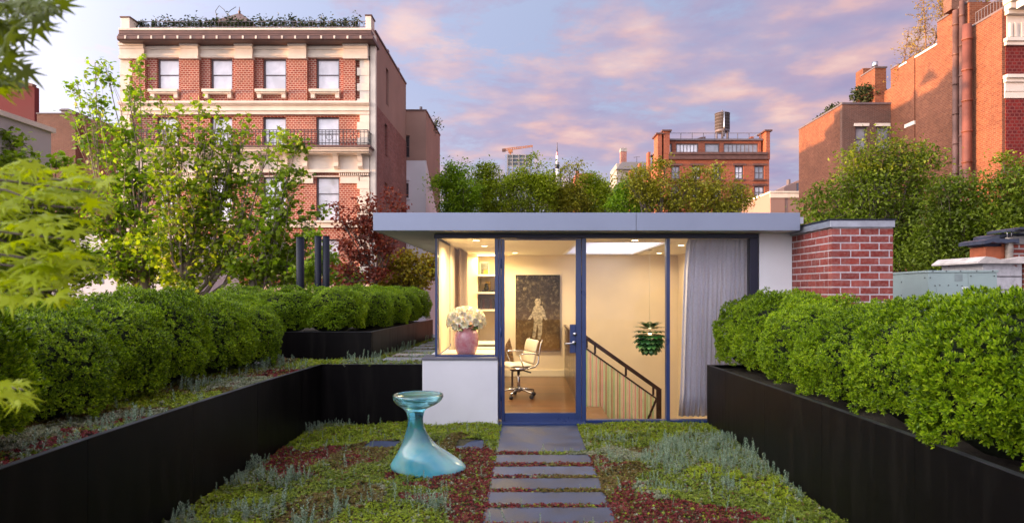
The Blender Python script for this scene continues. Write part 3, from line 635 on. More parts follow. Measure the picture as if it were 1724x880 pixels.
# ---------------------------------------------------------------- planters
def planter_run(root,path,ztop,thick=.03,zbot=-.05,back=None,rim=.022):
    """path: [(x,y)], ztop list; each span is a steel panel with its rim"""
    for i in range(len(path)-1):
        (x0,y0),(x1,y1)=path[i],path[i+1]; d=Vector((x1-x0,y1-y0,0)); L_=d.length; d/=L_; nrm=Vector((-d.y,d.x,0))*thick
        g=.0015; a=(x0+d.x*g,y0+d.y*g); b=(x1-d.x*g,y1-d.y*g)
        za,zb=ztop[i],ztop[i+1]
        v=[(a[0],a[1],zbot),(b[0],b[1],zbot),(b[0]+nrm.x,b[1]+nrm.y,zbot),(a[0]+nrm.x,a[1]+nrm.y,zbot),(a[0],a[1],za),(b[0],b[1],zb),(b[0]+nrm.x,b[1]+nrm.y,zb),(a[0]+nrm.x,a[1]+nrm.y,za)]
        MB().add(v,[(0,3,2,1),(4,5,6,7),(0,1,5,4),(1,2,6,5),(2,3,7,6),(3,0,4,7)]).build('panel',M['planter'],root)
        e=.004; n2=nrm*1.25; n0=nrm*-.12
        v=[(a[0]+n0.x,a[1]+n0.y,za+.001),(b[0]+n0.x,b[1]+n0.y,zb+.001),(b[0]+n2.x,b[1]+n2.y,zb+.001),(a[0]+n2.x,a[1]+n2.y,za+.001)]; v+=[(p[0],p[1],p[2]+e) for p in v]
        MB().add(v,[(0,3,2,1),(4,5,6,7),(0,1,5,4),(1,2,6,5),(2,3,7,6),(3,0,4,7)]).build('rim',M['rim'],root)
LPX=-2.55
lp_=empty('planter',(LPX,5,0),'long blackened steel planter wall beside the blue stool, holding hedge and sedum strip','planter')
ys=[0.2,1.4,2.6,3.8,5.0,6.2,7.4,8.13]; zt=[.80,.80,.805,.81,.80,.785,.76,.745]
planter_run(lp_,[(LPX,y) for y in ys],zt)
planter_run(lp_,[(LPX-.029,8.135),(X(711,8.1)-.002,8.135)],[.745,.745])
RPX=2.26
rp_=empty('planter',(RPX,5,0),'long blackened steel planter wall at the curtain end of the pavilion','planter')
ys=[8.17,7.4,6.2,5.0,3.8,2.6,1.4,.2]; zt=[.735,.75,.775,.80,.82,.825,.82,.82]
planter_run(rp_,[(RPX,y) for y in ys],zt)
planter_run(rp_,[(3.3,8.172),(RPX+.0,8.172)],[.735,.735])
r2=empty('planter',(-2.2,8.9,.75),'low black steel planter on the upper roof under the far hedge','planter')
planter_run(r2,[(-4.6,8.82),(-2.09,8.82)],[1.105,1.105],zbot=.70)
q=[(-2.086,8.85),(-1.99,10.1),(-1.90,11.3),(-1.80,12.6)]
planter_run(r2,q,[1.105,1.105,1.10,1.095],zbot=.70)
# soil fills
soil=MB().slab([(-5.1,-1),(LPX-.03,-1),(LPX-.03,8.13),(-5.1,8.13)],-.05,.725).build('planter_soil',M['soil'],kind='structure')
MB().slab([(RPX+.03,-1),(5.4,-1),(5.4,8.14),(RPX+.03,8.14)],-.05,.70).build('planter_soil',M['soil'],kind='structure')
MB().slab([(-4.6,8.85),(-2.125,8.85),(-1.84,12.6),(-4.6,12.6)],.705,1.06).build('planter_soil',M['soil'],kind='structure')
B(LPX,RPX,-1,8.09,-.055,-.012).build('garden_bed',M['soil'],kind='structure')
# ---------------------------------------------------------------- paving
def slabstone(x0,x1,y0,y1,z0,z1,parent,mat='stone',skew=0):
    r_=random.uniform; e=.006
    m_=MB().slab([(x0+r_(-e,e),y0+r_(-e,e)),(x1+r_(-e,e),y0+r_(-e,e)),(x1+r_(-e,e)+skew,y1+r_(-e,e)),(x0+r_(-e,e)+skew,y1+r_(-e,e))],z0,z1)
    m_.v=[(p[0],p[1],p[2]+(r_(-.003,.003) if p[2]==z1 else 0)) for p in m_.v]
    return m_.build('paving_slab',M[mat],parent,bevel=.006)
PT=empty('path',(.16,6.2,0),kind='structure')
yy=lambda py: H*F/(py-HY)
xl,xr=-.315,.645
slabstone(xl-.01,xr-.02,yy(761),7.98,-.02,.012,PT)
slabstone(xp(838),xp(986),7.985,8.075,-.03,.005,PT)
edges=[(766,780),(786,801),(806,824),(829.5,850),(856,882),(889,920)]
for a_,b2 in edges: slabstone(xl,xr,yy(b2),yy(a_),-.02,.010,PT)
for k in range(7): slabstone(xl,xr,4.2-.40*k-.29,4.2-.40*k,-.02,.010,PT)
for (a_,b2,c_,d_) in ((615,672,745,757),(688,738,745,756),(768,815,743,758)):
    slabstone(X(a_,yy(751)),X(b2,yy(751)),yy(d_),yy(c_),-.02,.022,PT,skew=.03)
# slabs of the upper roof path
PU=empty('upper_path',(-1.7,10,.72),kind='structure')
for k in range(7):
    y=8.55+k*.55; slabstone(-1.92+.035*k,-1.36,y,y+.42,.70,.752,PU,'palestone')
# ---------------------------------------------------------------- brick chimney beside the pavilion
CH=empty('brick_chimney',(3.34,7.134,.7),'square red brick chimney with grey metal cap at the end of the pavilion roof','chimney')
cx0,cx1,cy0,cy1=3.34,4.005,7.134,8.50
mort=simple('lime_mortar',(.58,.54,.57),.95,0,.2,30,bmp=.5,bscale=120)
B(cx0+.004,cx1-.004,cy0+.004,cy1-.004,.70,2.352).build('mortar_core',mort,CH)
bm_,bnt,bb=new_mat('red_brick'); oi=bnt.nodes.new('ShaderNodeObjectInfo')
c_=ramp(bnt,oi.outputs['Random'],[(0,(.20,.022,.016)),(.45,(.28,.036,.024)),(.8,(.33,.05,.033)),(1,(.38,.10,.08))])
c_=mixc(bnt,ramp(bnt,noise(bnt,28,7,.7),[(.42,0),(.75,.75)]),c_,(.40,.20,.18)); c_=mixc(bnt,ramp(bnt,noise(bnt,9,5,.7),[(.4,0),(.7,.45)]),c_,(.10,.02,.02))
bnt.links.new(c_,bb.inputs['Base Color']); bb.inputs['Roughness'].default_value=.85; bump(bnt,bb,noise(bnt,110,5),.5,.006)
course=.0806; bl=.2105; j=.0145
def brick_mesh(L_,W_,hh):
    m_=MB().box(0,L_,0,W_,0,hh); me=bpy.data.meshes.new('brick'); me.from_pydata(m_.v,[],m_.f); me.materials.append(bm_); me.update(); return me
bms={}
def brick(x,y,z,lx,ly):
    key=(round(lx,3),round(ly,3))
    if key not in bms: bms[key]=brick_mesh(lx,ly,course-j)
    o=bpy.data.objects.new('brick',bms[key]); p=wpos(CH); o.location=(x-p[0]+random.uniform(-.0012,.0012),y-p[1]+random.uniform(-.0012,.0012),z-p[2]); o.rotation_euler=(0,0,random.uniform(-.006,.006)); finish(o,CH)
nrow=15
for r_ in range(nrow):
    z=2.350-course*(r_+1)+j/2; off=r_%2
    x=cx0; first=.1-j if off==0 else bl-j
    xs_=[];
    while x<cx1-.02:
        w=min(first,cx1-x); 
        if w>.03: xs_.append((x,w))
        x+=first+j; first=bl-j
    for x,w in xs_: brick(x,cy0,z,w,.09)
    y=cy0+.10+ (0 if off==0 else 0); first=bl-j if off==0 else .1-j
    if off==0: y=cy0+.09+j
    else: y=cy0+.09+j
    while y<cy1-.03:
        w=min(first,cy1-y)
        if w>.03: brick(cx0,y,z,.09,w)
        y+=first+j; first=bl-j
    if r_<12:
        y=cy0+.09+j; first=.15
        while y<cy1-.03 and r_<9:
            w=min(first,cy1-y); brick(cx1-.09,y,z,.09,w); y+=first+j; first=bl-j
galv=simple('galvanised_cap',(.42,.45,.50),.38,.7,.2,7,bmp=.1,bscale=20)
cp=MB().box(cx0-.03,cx1+.012,cy0-.02,cy1+.03,2.356,2.432); cp.build('cap_band',galv,CH,bevel=.004)
B(cx0-.045,cx1+.022,cy0-.032,cy1+.04,2.434,2.446).build('cap_lid',M['frame_dark'],CH)
# ---------------------------------------------------------------- vent pipes behind the left hedge
pipem=simple('navy_painted_pipe',(.007,.010,.022),.45,0,.15,5,spec=.25)
for px,w,top,lab in ((505.5,13,400,'dark navy vent pipe standing apart from the other two, widest of the three'),(535.5,11,398,'dark navy vent pipe, middle one of the three behind the hedge'),(549,11.5,398,'dark navy vent pipe nearest the red maple')):
    D=10.2; x,_,z=at(px,top,D); r_=w/2*D/F
    o=empty('vent_pipe',(x,D,.70),lab,'vent pipe',group='vent pipes behind the hedge')
    MB().tube([(x,D,.70),(x,D,z)],r_,20,caps=True).build('pipe',pipem,o)
    MB().tube([(x,D,.70),(x,D,.73)],r_*1.7,20).build('base_flange',pipem,o)
    MB().tube([(x,D,z+.001),(x,D,z+.008)],r_*1.03,20).build('cap',pipem,o)
# ---------------------------------------------------------------- blue cast glass stool
D=6.0; s=D/F
# the form is a leaning stem on a long foot with a dished round seat
rows=[(803.5,684,774),(802,669,781),(799,660,785),(794,657,785),(788,658,779),(780,663,767),(772,668,754),(764,672,741.5),(756,676.5,732),(747,680,725),(737,683,718.5),(727,685.5,714),(717,687,712),(708,686.5,712.5),(701,684,714.5),(696,680,717),(692,675,726),(688,669,735),(683,664.5,742),(678,661.5,745.5),(674,661.5,746.5),(671.5,662.5,746)]
base_y=803.5
stm=MB(); prof=[]
for py,l_,r_ in rows:
    z=(base_y-py)*s*.985; hw=(r_-l_)/2*s; cx_=(l_+r_)/2
    ry=min(hw,.235) if py>760 else (hw if py<760 else hw)
    if py>=690 and py<=760: ry=max(hw*.85,.075)
    prof.append((z,hw,ry,(cx_-CX)*s,0))
zt_=prof[-1][0]; ccx=prof[-1][3]
for dz,rr in ((.004,.222),(-.004,.212),(-.022,.196),(-.036,.16),(-.044,.10),(-.047,.04)): prof.append((zt_+dz,rr,rr,ccx,0))
stm.lathe(prof,(0,D,.008),48)
sm_,snt,sb_=new_mat('aqua_cast_glass')
f_=ramp(snt,noise(snt,3.2,3,.5,dist=.6),[(.35,0),(.65,1)])
c_=mixc(snt,f_,(.14,.70,.90),(.52,.95,1.0)); snt.links.new(c_,sb_.inputs['Base Color'])
sb_.inputs['Roughness'].default_value=.16; sg=snt.nodes.new('ShaderNodeNewGeometry'); ss=snt.nodes.new('ShaderNodeSeparateXYZ'); snt.links.new(sg.outputs['Position'],ss.inputs[0]); snt.links.new(ramp(snt,ss.outputs[2],[(.08,.40),(.32,.72),(.6,.92)]),sb_.inputs['Transmission Weight']); sb_.inputs['IOR'].default_value=1.4; sb_.inputs['Subsurface Weight'].default_value=.8; sb_.inputs['Subsurface Radius'].default_value=(.03,.08,.10); sb_.inputs['Coat Weight'].default_value=.7; sb_.inputs['Coat Roughness'].default_value=.06
so=stm.build('garden_stool',sm_,label='translucent aqua blue glass stool with a dished seat and spreading foot on the sedum',cat='stool')
q=so.modifiers.new('s','SUBSURF'); q.levels=q.render_levels=1
# ---------------------------------------------------------------- rooftop air conditioning unit
AC=empty('air_conditioning_unit',(5.54,8.95,.705),'pale green grey sheet metal air handling unit behind the hedge next to the brick chimney','air conditioner')
acm=simple('pale_green_enamel',(.27,.35,.34),.45,.1,.10,1.6,bmp=.05,bscale=6); acd=simple('green_enamel_shadow_gap',(.12,.16,.16),.5)
ang=R(-9); ca,sa=math.cos(ang),math.sin(ang); O=Vector((X(1563,9.0),9.0,0))
def acp(u,v,z): return (O.x+u*ca-v*sa,O.y+u*sa+v*ca,z)
def acbox(u0,u1,v0,v1,z0,z1):
    return MB().add([acp(u0,v0,z0),acp(u1,v0,z0),acp(u1,v1,z0),acp(u0,v1,z0),acp(u0,v0,z1),acp(u1,v0,z1),acp(u1,v1,z1),acp(u0,v1,z1)],[(0,3,2,1),(4,5,6,7),(0,1,5,4),(1,2,6,5),(2,3,7,6),(3,0,4,7)])
zt_=Z(455,9.0)
acbox(.01,.85,.01,1.5,.72,zt_-.02).build('casing',acd,AC)
acbox(-.012,.875,-.012,1.53,zt_-.03,zt_).build('lid',acm,AC,bevel=.004)
for a_,b2 in ((.0,.50),(.503,.86)): acbox(a_,b2,-.0,.0095,.74,zt_-.034).build('front_panel',acm,AC,bevel=.002)
for a_,b2 in ((.012,.95),(.953,1.5)): acbox(0,.0095,a_,b2,.74,zt_-.034).build('side_panel',acm,AC,bevel=.002)
acbox(.10,.40,-.008,-.001,1.42,zt_-.22).build('access_panel',acm,AC,bevel=.002)
acbox(.33,.43,-.003,-.0005,zt_-.15,zt_-.05).build('rating_plate',simple('grey_plate',(.20,.25,.25),.5),AC)
acbox(.42,.50,-.0045,-.001,zt_-.26,zt_-.225).build('sticker',simple('white_sticker',(.7,.72,.72),.5),AC)
scr=MB()
for u,z in [(.08,zt_-.21),(.14,zt_-.205),(.25,zt_-.205),(.36,zt_-.205),(.42,zt_-.215),(.08,zt_-.32),(.42,zt_-.32),(.02,zt_-.1),(.02,zt_-.3),(.53,zt_-.08),(.82,zt_-.08),(.53,zt_-.24),(.82,zt_-.24)]:
    p=Vector(acp(u,-.009,z)); scr.tube([p,p+Vector((0,-.006,0))],.008,6)
for u in (.05,.22,.4,.6,.8):
    p=Vector(acp(u,-.013,zt_-.012)); scr.tube([p,p+Vector((0,-.006,0))],.008,6)
for v_,z in ((.1,zt_-.1),(.9,zt_-.15),(.9,zt_-.35),(1.4,zt_-.15),(.1,zt_-.35)):
    p=Vector(acp(-.001,v_,z)); scr.tube([p,p+Vector((-.006,0,0))],.010,6)
scr.build('screws',M['black'],AC,kind='stuff')
# ---------------------------------------------------------------- old parged chimney with clay pots
D=10.0; A=lambda px,py,d=D: at(px,py,d)
OC=empty('parged_chimney',(7.4,10,.705),'crumbling whitewashed chimney stack with stone cement top at the edge of the roof','chimney')
pm_,pnt,pb=new_mat('flaking_whitewash'); f_=ramp(pnt,noise(pnt,4.5,8,.65),[(.60,0),(.63,1)],'LINEAR'); c_=mixc(pnt,f_,(.46,.45,.47),(.22,.08,.06)); c_=mixc(pnt,ramp(pnt,noise(pnt,12,7,.7),[(.45,0),(.7,.5)]),c_,(.15,.14,.15)); pnt.links.new(c_,pb.inputs['Base Color']); pb.inputs['Roughness'].default_value=.95; bump(pnt,pb,f_,-.8,.03)
B(X(1655,D),X(1721,D),D,D+1.0,.71,Z(441,D)).build('stack',pm_,OC,bevel=.01)
for k,zz in enumerate((Z(465,D),Z(487,D))): B(X(1655,D)-.006,X(1721,D)+.006,D-.008,D+.3,zz-.008,zz+.004).build('joint_line',M['black'],OC)
rng2=np.random.default_rng(3)
top=MB(); n=14
pts=[(X(1640+ (1800-1640)*i/(n-1),D),Z(441-(0 if i==0 else 6+3*math.sin(i*1.3)),D)) for i in range(n)]
poly=[(x,Z(443,D)) for x,_ in (pts[0],pts[-1])]; top.prism([(pts[0][0],Z(443.5,D))]+[(pts[-1][0],Z(443.5,D))]+list(reversed(pts)),D-.10,D+1.05)
top.build('cement_cap',simple('rough_cement',(.50,.45,.42),.95,0,.25,6,bmp=1,bscale=25),OC)
B(X(1724,D),X(1850,D),D-.02,D+1.0,.71,Z(442,D)).build('brick_stack',brickmat('old_brick_local',(.25,.05,.035),(.33,.09,.06),(.45,.40,.38),.21,.08,.012,.2,3,bmp=.6),OC)
def pot(px0,px1,py0,py1,name_lab,lid=True,d=D+.35):
    x=(X(px0,d)+X(px1,d))/2; r_=(px1-px0)/2*d/F
    o=empty('chimney_pot',(x,d,Z(py1,d)),name_lab,'chimney pot',group='clay chimney pots')
    cm=simple('terracotta',(.38,.105,.045),.85,0,.2,6,bmp=.3,bscale=50)
    MB().box(x-r_,x+r_,d-.18,d+.18,Z(py1,d)-.08,Z(py0,d)).build('pot',cm,o,bevel=.015)
    return o,x,r_
o1,x1_,r1=pot(1645,1674,416,436,'lower clay chimney pot under the dark slate lid')
B(x1_-r1-.01,x1_+r1-.02,D+.18,D+.55,Z(415.5,D+.35),Z(411,D+.35)).build('collar',M['frame_dark'],o1)
o2,x2_,r2_=pot(1673,1691,411,434,'taller clay chimney pot between the slate lid and the metal flue',d=D+.35)
slate=simple('dark_blue_slate',(.035,.045,.075),.4,0,.3,6,bmp=.3,bscale=20)
def lid(px0,px1,py,th,d,label):
    m_=MB(); n=9; v=[];r_=random.Random(px0)
    top_=[(X(px0+(px1-px0)*i/(n-1),d),Z(py+(2.5 if i in(0,) else r_.uniform(-1.2,1.0)),d)) for i in range(n)]
    bot=[(x,z-th*(1+r_.uniform(-.2,.5))) for x,z in top_]
    m_.prism(bot+list(reversed(top_)),d-.30,d+.30); return m_.build('slate_lid',slate,label=label,cat='slate lid',group='slate lids on the chimney pots')
lid(1635,1692,404.5,.055,D+.3,'wide slate lid resting on the two clay pots'); lid(1660,1706,395.5,.045,D+.55,'smaller slate lid raised behind the wide one'); lid(1684,1760,385.5,.03,D+.2,'thin grey slate lid above the metal flue')
fl=empty('metal_flue',(X(1699,D+.1),D+.1,Z(436,D)),'short ribbed metal flue pipe between the clay pot and brick stack','flue')
x=X(1699,D+.1); fz0,fz1=Z(438,D+.1),Z(400,D+.1); pr=[]
for i in range(13):
    z=fz0+(fz1-fz0)*i/12; pr+=[(z,.058 if i%2 else .052)]
MB().lathe(pr,(x,D+.1,0),16).build('pipe',simple('rusty_galvanised',(.30,.26,.22),.6,.5,.4,12),fl)
for dx in (-.03,.035): MB().tube([(x+dx,D+.1,fz1),(x+dx,D+.1,Z(387,D+.2))],.008,6).build('strut',M['steel'],fl)
bs=brickmat('old_brick_top',(.24,.05,.035),(.32,.08,.055),(.42,.38,.36),.21,.08,.014,.25,3,bmp=.6)
B(X(1702,D+.3),X(1850,D+.3),D+.3,D+.9,Z(436,D+.3),Z(412,D+.3)).build('upper_brickwork',bs,OC)
B(X(1700,D+.25),X(1850,D+.25),D+.25,D+.95,Z(411,D+.25),Z(394,D+.25)).build('stone_band',M['concrete'],OC,bevel=.01)
# ---------------------------------------------------------------- box hedge plants
M['box']=leafmat('box_leaves',[(.02,.05,.004),(.11,.20,.007),(.29,.43,.012),(.50,.62,.03)],.36,.33,(1.3,1.4,.5),.25,2.2,.4)
M['box_core']=simple('painted_shade_core',(.008,.016,.004),.9,0,.5,20)  # near-black solid core: closes gaps and paints depth shade between the leaves
ros=rosette(5,4,1,.44,.45,1.3)
def bush_mesh(seed,rx,ry,h,nros,lsize):
    g=np.random.default_rng(seed)
    u=g.uniform(-.55,1,nros*3); ph=g.uniform(0,2*PI,nros*3); c=np.sqrt(1-u*u)
    d=np.stack([c*np.cos(ph),c*np.sin(ph),u],1)
    e=2.35; sup=(np.abs(d[:,0])**e+np.abs(d[:,1])**e+np.abs(d[:,2])**e)**(-1/e)
    lump=1+.105*np.sin(d[:,0]*5+seed)*np.sin(d[:,1]*6+2*seed)+.05*np.sin(d[:,2]*9+d[:,0]*8+seed)+.035*np.sin(ph*11+u*13)
    P=d*(sup*lump)[:,None]*np.array([rx,ry,h*.56]); P[:,2]+=h*.46
    keep=P[:,2]>.0; P=P[keep][:nros]; d=d[keep][:nros]; n=len(P)
    depth=g.random(n)**1.8*.09+ -.012*g.random(n); nd=d/np.array([rx,ry,h*.5]); nd/=np.linalg.norm(nd,axis=1,keepdims=True)
    P=P-nd*depth[:,None]
    frames=rot_frames(n,nd+np.array([0,0,.55]),.38)
    size=lsize*g.uniform(.7,1.25,n)*(1-.25*(depth>.05))
    return P,frames,size
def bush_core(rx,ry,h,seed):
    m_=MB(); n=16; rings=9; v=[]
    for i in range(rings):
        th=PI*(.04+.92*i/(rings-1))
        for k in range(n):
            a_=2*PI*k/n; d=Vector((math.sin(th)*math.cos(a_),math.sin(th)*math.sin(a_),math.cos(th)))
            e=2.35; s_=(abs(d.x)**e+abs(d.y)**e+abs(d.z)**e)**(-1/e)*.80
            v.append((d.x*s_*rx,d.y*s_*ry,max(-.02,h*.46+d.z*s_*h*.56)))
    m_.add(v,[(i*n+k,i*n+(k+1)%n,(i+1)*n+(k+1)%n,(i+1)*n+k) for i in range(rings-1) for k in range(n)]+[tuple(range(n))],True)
    me=bpy.data.meshes.new('shade_core'); me.from_pydata(m_.v,[],m_.f); me.materials.append(M['box_core']); me.update(); return me
BUSH=[]
for sd in range(4):
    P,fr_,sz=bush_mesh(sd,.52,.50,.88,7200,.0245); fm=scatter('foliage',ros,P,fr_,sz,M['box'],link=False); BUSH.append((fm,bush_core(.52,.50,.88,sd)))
# leafier, larger-leaved pair for the closest plants
for sd in (4,5):
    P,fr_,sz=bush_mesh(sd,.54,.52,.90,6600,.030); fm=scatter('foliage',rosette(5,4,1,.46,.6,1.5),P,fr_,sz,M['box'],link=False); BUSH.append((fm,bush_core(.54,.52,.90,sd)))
def bush(x,y,z,v,scale,rz,label,group):
    o=empty('box_bush',(x,y,z),label,'bush',group,rz=rz); o.scale=scale
    for nm,me in (('foliage',BUSH[v][0]),('shade_core',BUSH[v][1])):
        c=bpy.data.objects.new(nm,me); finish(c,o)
gl='clipped box bushes along the stool side planter'; gr='clipped box bushes along the curtain side planter'; gf='clipped box bushes of the far hedge'
left=[(2.55,5,'nearest box bush of the stool side row, cut by the bottom corner'),(3.62,4,'biggest rounded box bush near the lens beside the yellow maple leaves'),(4.75,0,'second rounded box bush of the row above the pale sedum strip'),(5.55,1,'third rounded box bush of the row, above the grey green sedum'),(6.35,2,'fourth rounded box bush of the row, above the red and yellow sedum'),(7.2,3,'fifth box bush of the row, taller with a flat top'),(8.0,0,'last box bush of the row, ending at the low far planter')]
for i,(y,v,lab) in enumerate(left):
    k=(y-3.0)/5.5; bush((-3.25,-3.42,-3.58,-3.66,-3.66,-3.62,-3.58)[i],y,.72,v,(1.05,.83,1.0+.06*math.sin(i*2)),(i%2)*PI,lab,gl)
right=[(7.82,1,'box bush against the curtain end window, first of its row'),(7.05,2,'second box bush from the curtain, under the white wall'),(6.22,3,'third box bush from the curtain, in front of the brick chimney'),(5.40,0,'fourth box bush from the curtain, its top just under the bricks'),(4.55,2,'darker dense box bush in the middle of the planter, in front of the air unit'),(3.68,4,'large leafy box bush with bright new shoots close to the lens'),(2.78,5,'closest box bush of the curtain side row, cut by the picture edge')]
for i,(y,v,lab) in enumerate(right):
    bush(2.83+.03*math.sin(i*2.3),y,.71,v,(1.03,.81,.97+.06*math.sin(i*1.7)),(i%2)*PI,lab,gr)
far=[(-4.05,9.35),(-3.4,9.35),(-2.78,9.38),(-2.50,10.1),(-2.42,10.85),(-2.34,11.6),(-2.28,12.3)]
fl_=['far hedge bush half hidden behind the end of the near row','far hedge bush in front of the widest vent pipe','far hedge bush on the corner of the low planter','far hedge bush just round the planter corner','far hedge bush midway towards the pavilion','far hedge bush beneath the red maple','far hedge bush closest to the corner window']
for i,((x,y),lab) in enumerate(zip(far,fl_)):
    bush(x,y,1.06,i%4,(.90,.86,.72),i*PI/2,lab,gf)
# ---------------------------------------------------------------- sedum carpet
pal={'green':[(.04,.06,.008),(.11,.17,.012),(.21,.28,.025),(.32,.36,.05)],
 'lime':[(.08,.12,.008),(.19,.27,.012),(.32,.42,.02),(.40,.38,.03)],
 'red':[(.06,.010,.012),(.14,.016,.022),(.25,.030,.035),(.15,.05,.02)],
 'blue':[(.08,.13,.08),(.16,.25,.17),(.27,.37,.27),(.38,.46,.36)],
 'bronze':[(.07,.035,.012),(.15,.09,.02),(.16,.15,.04),(.22,.12,.03)],
 'pale':[(.10,.12,.08),(.20,.24,.15),(.33,.36,.25),(.27,.23,.13)]}
for k_,v_ in pal.items(): M['sedum_'+k_]=leafmat('sedum_'+k_,v_,.5,.18,(1.2,1.2,.7),.3,9,.3)
lowros=rosette(5,3,1,.55,.25,.8); st_=stalk(18,1,.16,.075)
def gp(px,py): y=yy(py); return (X(px,y),y)
patch=[]
def pt(px,py,sp,w=.35): x,y=gp(px,py); patch.append((x,y,sp,w))
for a_ in [(812,798,'red',.34),(800,765,'red',.25),(770,790,'red',.3),(720,800,'red',.28),(560,768,'red',.3),(620,775,'red',.22),(480,793,'red',.28),(730,840,'red',.25),(790,865,'red',.2),(1008,785,'red',.25),(1075,830,'red',.3),(1100,865,'red',.48),(1180,872,'red',.35),(1040,868,'red',.32),(1240,880,'red',.25),
 (690,722,'lime',.5),(600,722,'lime',.4),(800,722,'lime',.45),(640,738,'lime',.32),(1020,722,'lime',.42),(1080,722,'lime',.42),(1140,722,'lime',.40),(1280,828,'lime',.42),(1310,838,'lime',.3),(1050,752,'green',.3),(400,850,'lime',.36),(350,862,'lime',.3),(660,812,'lime',.25),(650,870,'lime',.22),(1160,800,'lime',.28),(1140,845,'lime',.15),
 (560,712,'blue',.5),(530,722,'blue',.4),(430,800,'blue',.33),(470,808,'blue',.28),(320,875,'blue',.42),(420,872,'blue',.3),(600,860,'blue',.32),(540,872,'blue',.34),(690,868,'blue',.2),(730,862,'blue',.22),
 (1180,745,'blue',.55),(1150,765,'blue',.45),(1215,775,'blue',.5),(1255,800,'blue',.42),(1090,785,'blue',.38),(1030,775,'blue',.3),(1190,820,'blue',.32),(1020,745,'blue',.26),(1290,800,'blue',.3),(1130,790,'blue',.3),(1160,840,'blue',.26),(1340,830,'blue',.2),
 (620,800,'green',.5),(540,820,'green',.5),(700,775,'green',.4),(450,835,'green',.4),(1230,850,'green',.5),(1350,870,'green',.5),(1060,808,'bronze',.4),(1100,760,'bronze',.2),(760,750,'bronze',.35),(640,760,'bronze',.4),(580,790,'bronze',.25),(700,745,'green',.3),(620,845,'bronze',.35),(680,830,'green',.4),(520,855,'bronze',.3),(1150,805,'green',.35),(840,745,'green',.2),
 (1130,845,'pale',.22),(1060,765,'pale',.3),(640,835,'pale',.18)]: pt(*a_)
PA=np.array([(p[0],p[1],p[3]*(.56 if p[2]=='blue' else .86 if p[2]=='red' else 1)) for p in patch]); PS=[p[2] for p in patch]
spn=list(pal)
def species(x,y,seed=5):
    jx=x+(vnoise(x,y,3.1,seed)-.5)*.45+(vnoise(x,y,9,seed+3)-.5)*.16; jy=y+(vnoise(x,y,3.1,seed+1)-.5)*.6+(vnoise(x,y,9,seed+4)-.5)*.22
    d=((jx[:,None]-PA[None,:,0])**2+((jy[:,None]-PA[None,:,1])*.75)**2)/(PA[None,:,2]**2)
    i=d.argmin(1); return np.array([spn.index(PS[k]) for k in i])
def carpet(poly_test,x0,x1,y0,y1,dens,zfun,spf,size,slabs=(),stalk_h=(.045,.115),sd=11,tag_=''):
    g=np.random.default_rng(sd); n=int((x1-x0)*(y1-y0)*dens); x=g.uniform(x0,x1,n); y=g.uniform(y0,y1,n)
    k=poly_test(x,y)
    for a_,b2,c_,d_ in slabs: k&=~((x>a_)&(x<b2)&(y>c_)&(y<d_))
    x,y=x[k],y[k]; sp_=spf(x,y); z=zfun(x,y)
    # a tenth of the plants stray into their neighbours' patches
    st=g.random(len(x))<.20; sp_[st]=g.choice([0,0,1,2,3,4,4,5],st.sum())
    q=(sp_==spn.index('blue'))&(g.random(len(x))<.72); sp_[q]=g.choice([spn.index('green'),spn.index('green'),spn.index('pale')],q.sum())
    for i,nm in enumerate(spn):
        q=sp_==i; n=q.sum()
        if n<5: continue
        P=np.stack([x[q],y[q],z[q]+g.uniform(-.004,.014,n)],1)
        sz=size*g.uniform(.6,1.3,n)*{'green':1,'lime':.95,'red':.85,'blue':.9,'bronze':.95,'pale':1.15}[nm]
        scatter('sedum_carpet'+tag_,lowros,P,rot_frames(n,(0,0,1),.35),sz,M['sedum_'+nm],kind='stuff')
        if nm in('blue',):
            w=g.random(n)<.42; m=w.sum(); Pw=P[w].copy(); hh=g.uniform(*stalk_h,m)*(.5+vnoise(Pw[:,0],Pw[:,1],4,21))
            scatter('sedum_stalks'+tag_,st_,Pw,rot_frames(m,(0,0,1),.14),hh,M['sedum_blue'],kind='stuff')
        elif nm in ('lime','green','pale'):
            w=g.random(n)<.06; m=w.sum(); scatter('sedum_stalks'+tag_,stalk(10,1,.35,.16),P[w],rot_frames(m,(0,0,1),.2),g.uniform(.025,.05,m),M['sedum_'+nm],kind='stuff')
slabs=[(xl+.012,xr-.016,yy(761)+.010,8.08)]+[(xl+.016,xr-.016,yy(b2)+.013,yy(a_)-.013) for a_,b2 in edges]
slabs+=[(X(a_,yy(751))+.01,X(b2,yy(751))-.01,yy(d_)+.01,yy(c_)-.01) for (a_,b2,c_,d_) in ((615,672,745,757),(688,738,745,756),(768,815,743,758))]
zf=lambda x,y: .002+.040*(vnoise(x,y,2.6,1)-.25)*np.clip((np.abs(x-.165)-.5)*4,0,1)+.030*vnoise(x,y,7,2)*np.clip((np.abs(x-.165)-.49)*6,0,1)
inb=lambda x,y: (x>LPX+.01)&(x<RPX-.01)&(y<8.08)&~((x>X(711,8.1)-.01)&(x<X(838,8.1))&(y>8.07))&((y>4.0))
carpet(inb,LPX,RPX,4.05,8.1,4800,zf,species,.0155,slabs)
carpet(lambda x,y:x>-99,LPX,RPX,1.5,4.05,500,zf,species,.026,[(xl,xr,0,4.05)],sd=12)
